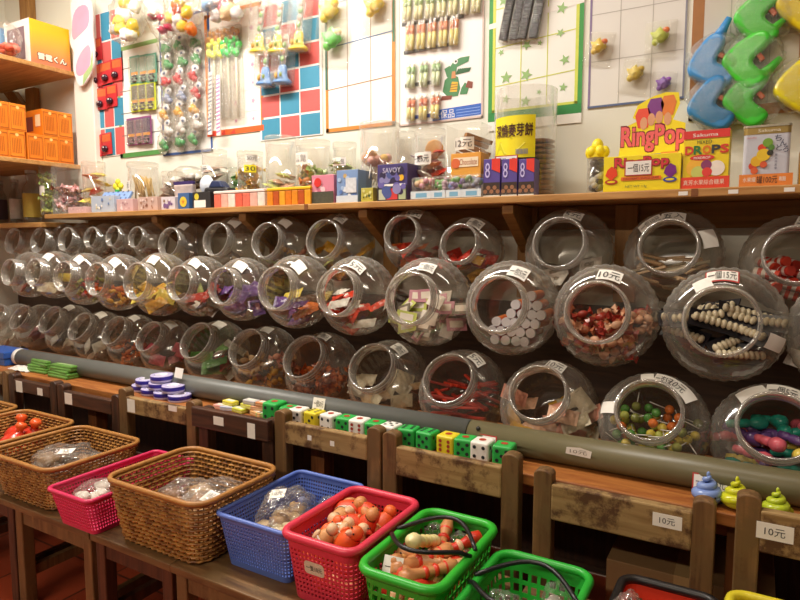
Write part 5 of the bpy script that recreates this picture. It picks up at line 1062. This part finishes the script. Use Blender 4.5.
def hang(px, py, dy=.012): p = aY(px, py, HY-dy); return Vector((p.x, HY-dy, p.z))
# red cards with dark balls
def redcard():
    o = thing('toy_card', 'x', 'card'); mb = MB(FRONT); mb.box(-.040, .040, -.048, .048, 0, .002, plain('c8343a', .4, .15, 60)); mb.rect(-.034, .010, .034, .042, .0024, plain('d86a3a', .5, .3, 60)); mb.build('card', o)
    mb = MB(FRONT); mb.ell((0, -.022, .010), .018, .015, .012, plain('3a2030', .15), 14, 9); mb.ell((.004, -.018, .020), .004, .004, .003, WHITE, 6, 4); mb.build('ball', o); return o
for k, (px, py) in enumerate(((96,50),(96,76),(106,73),(116,70),(91,102),(101,99),(111,96),(93,124),(96,146),(106,144))):
    place('redcard', redcard, hang(px, py, .004+.002*(k % 3)), (0, R.uniform(-.06, .06), 0), (1.22, 1, 1.12), f'red card with a dark ball, {ORD[k+1]} from the top of the far checker board', 'card', None)
def blister(c1, c2):
    def f():
        o = thing('blister_pack', 'x', 'blister pack'); mb = MB(FRONT); mb.box(-.034, .034, -.075, .075, 0, .0025, plain(c1, .4, .15, 50)); mb.rect(-.027, -.01, .027, .066, .003, plain(c2, .5, .3, 80)); mb.build('backing_card', o)
        mb = MB(FRONT); mb.rect(-.026, -.028, .026, -.012, .0032, plain('e0963a', .5)); [mb.ell((.014*math.cos(q), -.048+.018*math.sin(q), .007), .006, .006, .005, plain('2f2c3a', .3), 8, 5) for q in (0, 1.05, 2.1, 3.14, 4.2, 5.2)]; mb.build('toy', o)
        mb = MB(FRONT); mb.box(-.028, .028, -.070, .060, .003, .018, FILMS); mb.build('blister', o, bevel=.004); return o
    return f
for r_, (ys, c1, c2, nm) in enumerate(((68,'5f9a82','9ab8a8','green'),(97,'c8d23a','6a6a58','lime yellow'),(130,'8a4a78','5a4a6a','purple'))):
    for k, px in enumerate(((135,144,152),(136,143,151),(132,140,147))[r_]): place(('bl', r_), blister(c1, c2), hang(px, ys+(2-k if r_ != 1 else 1-k), .004+.004*k), (0, 0, 0), (1.05, 1, .88), f'{nm} blister pack, {("left", "middle", "right")[k]} one of its row of three', 'blister pack', None)
# bagged toys on the blue edged board
def bagtoy(c):
    def f():
        o = thing('bagged_toy', 'x', 'toy'); m = plain(c, .3, .2, 60); mb = MB(FRONT); mb.ell((-.008, -.012, .014), .016, .018, .012, m, 12, 8, disp=wobble(3, .4)); mb.ell((.012, -.022, .014), .012, .012, .010, m, 10, 7); mb.build('toy', o)
        mb = MB(FRONT); mb.ell((.002, .016, .016), .019, .013, .004, plain('eeeef0', .4), 14, 8); mb.ell((.008, .014, .020), .008, .006, .003, plain('5a6a8a', .4), 10, 6); mb.build('round_badge', o)
        mb = MB(FRONT); mb.ell((0, 0, .014), .040, .046, .017, FILMS, 22, 14, disp=wobble(8, .3)); mb.build('film', o); return o
    return f
BT = [('c8323a','red'),('3f9a54','green'),('e0a83a','amber'),('8a94b0','blue grey'),('d8d4d0','white')]; k = 0
for j, y in enumerate((46, 62, 79, 96, 112, 128, 142)):
    for i, x in enumerate((168, 182, 197)):
        c, nm = BT[(1, 1, 0, 3, 2, 4, 1)[j] if i != 2 or j != 3 else 0]; k += 1
        place(('bt', c), bagtoy(c), hang(x+(j % 2)*3, y-i*3, .003+.003*(j % 3)), (0, R.uniform(-.4, .4), 0), 1.22, f'bagged {nm} toy, {ORD[j+1]} row down, {("left", "middle", "right")[i]} on the blue edged board', 'toy', None)
# flower wands on the pink star board
def wand(c1, c2):
    def f():
        o = thing('flower_wand', 'x', 'toy wand'); mb = MB(FRONT); mb.tube([(0,-.26,.006),(0,.02,.006)], .0055, plain('e8e4d0', .4, .08), 8); mb.build('handle', o)
        mb = MB(FRONT); [mb.ell((.024*math.cos(q), .035+.028*math.sin(q), .012), .017, .019, .012, plain(c1, .35, .1), 10, 7, disp=wobble(q, .35)) for q in (0, 1.26, 2.5, 3.77, 5)]; mb.build('petal_head', o)
        mb = MB(FRONT); [mb.ell((.018*math.cos(q), .085+.018*math.sin(q), .012), .014, .014, .010, plain(c2, .4, .2), 9, 6, disp=wobble(q+2, .4)) for q in (.4, 2, 3.6, 5.2)]; mb.build('flower_bud', o)
        mb = MB(FRONT); mb.box(-.038, .038, -.27, .12, .001, .022, FILMS); mb.build('sleeve', o, bevel=.006); return o
    return f
for k, (px, c1, c2, nm) in enumerate(((215,'e8ec6a','d8a04a','pale yellow'),(222,'dfe85a','d8903a','yellow'),(229,'3fc85a','d89a3a','green'),(237,'3fc04a','c8883a','green'))):
    place(('wd', k), wand(c1, c2), hang(px, 58-k, .003), (0, -.02, 0), 1, f'{nm} flower wand in a clear sleeve, {ORD[k+1]} from the left', 'toy wand', None)
def stripe_stick(c):
    def f():
        o = thing('striped_stick', 'x', 'stick'); mb = MB(FRONT); mb.box(-.012, .012, -.16, .11, 0, .006, plain('eeeae8', .4)); [mb.poly([(-.0115,-.15+.018*q),(.0115,-.143+.018*q),(.0115,-.136+.018*q),(-.0115,-.143+.018*q)], .0066, plain(c, .4)) for q in range(14)]; mb.build('stick', o); return o
    return f
place(('ss', 0), stripe_stick('7a8a9a'), hang(211, 98, .008), (0, .06, 0), 1, 'white stick with grey slanted stripes beside the flower wands', 'stick', None)
place(('ss', 1), stripe_stick('c07ab0'), hang(219, 100, .026), (0, .03, 0), .95, 'white stick with mauve slanted stripes in front of the flower wands', 'stick', None)
# horns
def horn(c):
    def f():
        o = thing('toy_horn', 'x', 'toy horn'); m = plain(c, .3, .06); mb = MB(T(0, -.03, 0)); mb.lathe([(.0001,-.03),(.046,-.03),(.050,-.024),(.044,-.016),(.028,-.006),(.024,.010),(.022,.035),(.016,.046),(.0001,.048)], m, 22, S(1, .6, 1)); mb.build('bell', o)
        mb = MB(); mb.tube([(0,-.03,.045),(.012,-.03,.17)], .009, plain('dfe0d0', .4), 10); [mb.ell((.002+.010*q/3,-.04,.07+.028*q), .012, .005, .012, plain(('8ab86a','e0b0a0')[q % 2], .4), 8, 6) for q in range(4)]; mb.build('tube', o)
        mb = MB(); mb.ell((-.012, -.058, -.002), .010, .005, .013, plain('c89a4a', .4), 8, 6); mb.ell((.014, -.058, .002), .008, .005, .010, plain('8a9a4a', .4), 8, 6); mb.build('badge', o)
        mb = MB(FRONT); mb.box(-.05, .052, -.04, .19, .002, .058, FILMS); mb.build('sleeve', o, bevel=.015); return o
    return f
for k, (px, py, c, nm) in enumerate(((264, 48, 'ecd23a', 'yellow'), (282, 48, 'ecd23a', 'yellow'), (303, 45, 'ecd23a', 'yellow'), (270, 80, '6a9ad8', 'blue'), (287, 78, '6a9ad8', 'blue'))):
    place(('hn', c), horn(c), hang(px, py, .002 if k < 3 else .0), (0, .10, 0), .95, f'{nm} toy horn in a clear sleeve, {("left yellow one", "middle yellow one", "right yellow one", "left one of the lower blue pair", "right one of the lower blue pair")[k]}', 'toy horn', None)
# soft toys on the orange framed board, tiny bags on the gridded board
def blobtoy(c1, c2, sc_=1):
    def f():
        o = thing('bagged_figure', 'x', 'toy'); mb = MB(FRONT); mb.ell((0, 0, .02), .030, .026, .018, plain(c1, .4, .12, 40), 16, 10, disp=wobble(4, .5, 3)); mb.ell((-.016, -.024, .02), .014, .014, .012, plain(c1, .4, .1), 10, 7); mb.ell((.02, .018, .022), .014, .012, .010, plain(c2, .4, .1), 10, 7); mb.build('figure', o)
        mb = MB(FRONT); vs = []; nx, ny = 12, 14
        for j in range(ny+1):
            for i in range(nx+1): u, v = i/nx*2-1, j/ny*2-1; vs.append((u*.058, -.012+v*.072, .004+.040*(1-u*u)*(1-abs(v)**2)+.003*noise.noise(Vector((u*4, v*5, 2)))))
        mb.add(vs, [(j*(nx+1)+i, j*(nx+1)+i+1, (j+1)*(nx+1)+i+1, (j+1)*(nx+1)+i) for j in range(ny) for i in range(nx)], FILMS, True); mb.build('film', o); return o
    return f
for k, (px, py, c1, c2, sc_, lab) in enumerate(((333,12,'f0d628','f0c020',1.25,'yellow bagged toy at the top of the orange framed board'),(336,40,'5ad03a','f0d8a0',1.25,'bright green bagged toy under the yellow one'),(378,6,'f0d028','d8402a',1.2,'yellow bagged toy with red tip near the crocodile board'),(374,16,'f4e6a0','e8c83a',.8,'pale small bagged toy below the red tipped one'),
    (600,47,'ecc82a','e8783a',.72,'bagged yellow and orange tiny toy on the left of the gridded board'),(661,37,'c8d63a','f08030',.75,'bagged lime and orange tiny toy near the top of the gridded board'),(636,74,'e0c848','d8b83a',.72,'bagged yellow tiny toy low in the middle of the gridded board'),(664,84,'7a3ab0','9a4ac8',.6,'bagged purple tiny toy low on the gridded board'))):
    if k == 3: continue
    place(('bf', k), blobtoy(c1, c2), hang(px, py, .001), (0, R.uniform(-.2, .2), 0), sc_, lab, 'toy', None)
# sweet sticks in rows on the crocodile board
def sweetstick(c1, c2):
    def f():
        o = thing('sweet_stick_pack', 'x', 'sweet pack'); mb = MB(FRONT)
        for s_ in (-1, 1): mb.tube([(s_*.0085,-.032,.008),(s_*.0085,.014,.008)], .0075, plain(c2, .35, .22, 90), 8); mb.tube([(s_*.0085,.014,.008),(s_*.0085,.040,.008)], .0075, plain(c1, .35, .2, 60), 8); mb.tube([(s_*.0085,.040,.008),(s_*.0085,.052,.008)], .0055, plain('eee8e0', .4), 8)
        mb.build('stick', o); mb = MB(FRONT); mb.box(-.018, .018, -.038, .056, .0005, .017, FILMS); mb.build('film', o, bevel=.004); return o
    return f
n_ = 0
for j, (y0, slope, x0, cnt, c1, c2, nm) in enumerate(((9,-.13,402,7,'b4cc80','efe6b0','green and yellow'),(37,-.13,405,5,'ee9a68','eeda80','orange and yellow'),(76,-.12,406,3,'a4c88c','dce8bc','green and pale green'),(109,-.12,406,3,'ee9068','f0de90','orange and gold'))):
    sp_ = (11.5, 11, 12.5, 12)[j]
    for i in range(cnt):
        n_ += 1; px = x0+6+i*sp_; place(('st', j), sweetstick(c1, c2), hang(px, y0+4+(px-x0)*slope, .0015), (0, .05, 0), (1.0, 1, 1.15) if j == 1 else 1, f'{nm} sweet stick pack, {ORD[i+1]} from left on crocodile board', 'sweet pack', None)
for j, (x0, y0, x1, y1, m) in enumerate(((402,27,464,18,'6a6a68'),(404,55,452,46,'6a6a68'),(405,88,440,83,'6a6a68'),(408,120,434,117,'3a4a90'))):
    a, b_ = hang(x0, y0-2, .0), hang(x1, y1-2, .0); t = thing('hanging_strip', f'dark printed strip under row {("one", "two", "three", "four")[j]} of the sweet sticks', 'strip', (a+b_)/2); d = b_-a; L_ = d.length; an = math.atan2(d.z, d.x)
    mb = MB(FRONT @ RZ(an)); mb.box(-L_/2, L_/2, -.006, .006, .0, .002, plain(m, .4, .3, 90)); mb.build('strip_sheet', t)
# black bagged combs on the green star board
def blackbag():
    o = thing('bagged_comb', 'x', 'bag'); mb = MB(FRONT); mb.box(-.016, .016, -.075, .085, .004, .016, plain('222226', .3)); [mb.box(-.016, .018, -.07+.012*q, -.066+.012*q, .015, .018, plain('3a3a40', .3)) for q in range(13)]; mb.build('comb', o, bevel=.002)
    mb = MB(FRONT); mb.box(-.019, .019, -.085, .095, .001, .022, FILMS); mb.build('film', o, bevel=.006); return o
for k, px in enumerate((509, 519, 528, 539)): place('bb', blackbag, hang(px, 16-k, .001+.001*k), (0, .20, 0), (.85, 1, 1.05), f'black comb in clear film on the green star board, {ORD[k+1]} from the left', 'bag', None)
# water pistols
def pistol(c):
    def f():
        o = thing('water_pistol', 'x', 'water pistol'); m = plain(c, .22, .08, 20); mb = MB(FRONT)
        mb.prism(chaikin([(-.072,.000),(-.070,.040),(-.040,.056),(.010,.058),(.050,.052),(.070,.036),(.068,.006),(.040,-.004),(-.002,-.006),(-.006,-.030),(.006,-.074),(-.020,-.088),(-.056,-.080),(-.066,-.040)], 2), .004, .050, m, smooth=False); mb.build('body', o, bevel=.014, seg=4)
        mb = MB(FRONT); mb.tube([(.055,.026,.027),(.085,.030,.027),(.118,.034,.027)], [.020,.013,.009], m, 12); mb.build('nozzle', o)
        mb = MB(FRONT); mb.box(.012, .026, -.028, -.002, .016, .034, plain('d86a3a', .35)); mb.build('trigger', o, bevel=.003)
        mb = MB(FRONT); mb.ell((0, -.008, .028), .080, .082, .034, FILMS, 36, 22, disp=wobble(5, .16, 4)); mb.build('film', o); return o
    return f
for k, (px, py, c, lab, rt_) in enumerate(((714,62,'4a9ae0','upper blue water pistol in film, pointing up',-.98),(714,103,'3a86c4','lower blue water pistol in film',-.9),(763,16,'4ad23a','topmost green water pistol in film',-.62),(751,60,'4ad83a','middle green water pistol in film',-.6),(751,98,'44cc38','lowest green water pistol in film',-.68),(803,85,'e8d820','lower yellow water pistol in film cut by the picture edge',-.8),(806,2,'ecd828','upper yellow water pistol in film in the top corner',-.6))):
    place(('wp', c), pistol(c), hang(px, py, .001+.006*(k % 2)), (0, rt_, 0), .92, lab, 'water pistol', None)
# bags hanging along the top of the wall
film_bag_ = film_bag
def hangbag(px, py, Y, sx, sz, cols, n, seed, lab, rot=0):
    p = aY(px, py, Y); t = thing('hanging_bag', lab, 'bag', p, (0, rot, 0)); rr = random.Random(seed); mb = MB()
    for k in range(n): mb.ell((rr.uniform(-.7, .7)*sx, rr.uniform(-.02, .02), rr.uniform(-.75, .6)*sz), sx*.26, .025, sx*.24, plain(rr.choice(cols), .4, .25, 60), 10, 7, disp=wobble(seed+k, .4))
    mb.build('filling', t); mb = MB(); mb.ell((0, 0, 0), sx, .05, sz, FILM, 34, 24, disp=wobble(seed, .25, 2.4)); mb.build('film', t)
hangbag(127, 16, 1.90, .115, .12, ['f0dc5a','f4ecd0','e8c83a','f0e8ec'], 14, 81, 'clear bag of yellow and white toys hanging above the blister packs', .35)
hangbag(155, 12, 1.88, .06, .15, ['b8a890','c83a5a','e0d8c8'], 9, 82, 'narrow olive grey bag hanging at an angle beside the yellow toy bag', -.5)
hangbag(183, 8, 1.90, .11, .11, ['f07a2a','f0ece8','e85a2a','f0c83a'], 14, 83, 'bag of orange and white balls hanging above the bagged toys', .3)
hangbag(226, 0, 1.90, .13, .07, ['f0e8ec','d87a8a','9ab8d8','e8c8a0'], 13, 84, 'bag of pale mixed toys hanging above the pink star board', .15)
t = thing('hanging_cutout', 'pink and white plastic cut-out hanging on the white pillar', 'decoration', aY(84, 40, 1.94)); pk = plain('f0a8c4', .4, .15, 12)
mb = MB(FRONT); mb.prism(chaikin([(-.10,.22),(.06,.22),(.085,.12),(.07,.02),(.085,-.06),(.07,-.16),(-.03,-.23),(-.07,-.20),(-.10,-.12),(-.075,-.05),(-.12,0),(-.08,.08)]), -.004, .004, plain('f6eef0', .4, .04)); mb.build('sheet', t)
mb = MB(FRONT); mb.poly(chaikin([(-.075,.16),(.055,.17),(.06,.06),(-.02,.03),(-.10,.0)]), .0046, pk); mb.poly(chaikin([(.06,-.02),(.05,-.15),(-.06,-.18),(-.08,-.12),(-.02,-.05)]), .0046, pk); mb.build('pink_print', t)
mb = MB(FRONT); mb.poly([(.072,-.06),(.068,-.15),(-.02,-.22),(-.01,-.17),(.05,-.13)], .0056, plain('a8c88a', .4)); mb.build('green_print', t)
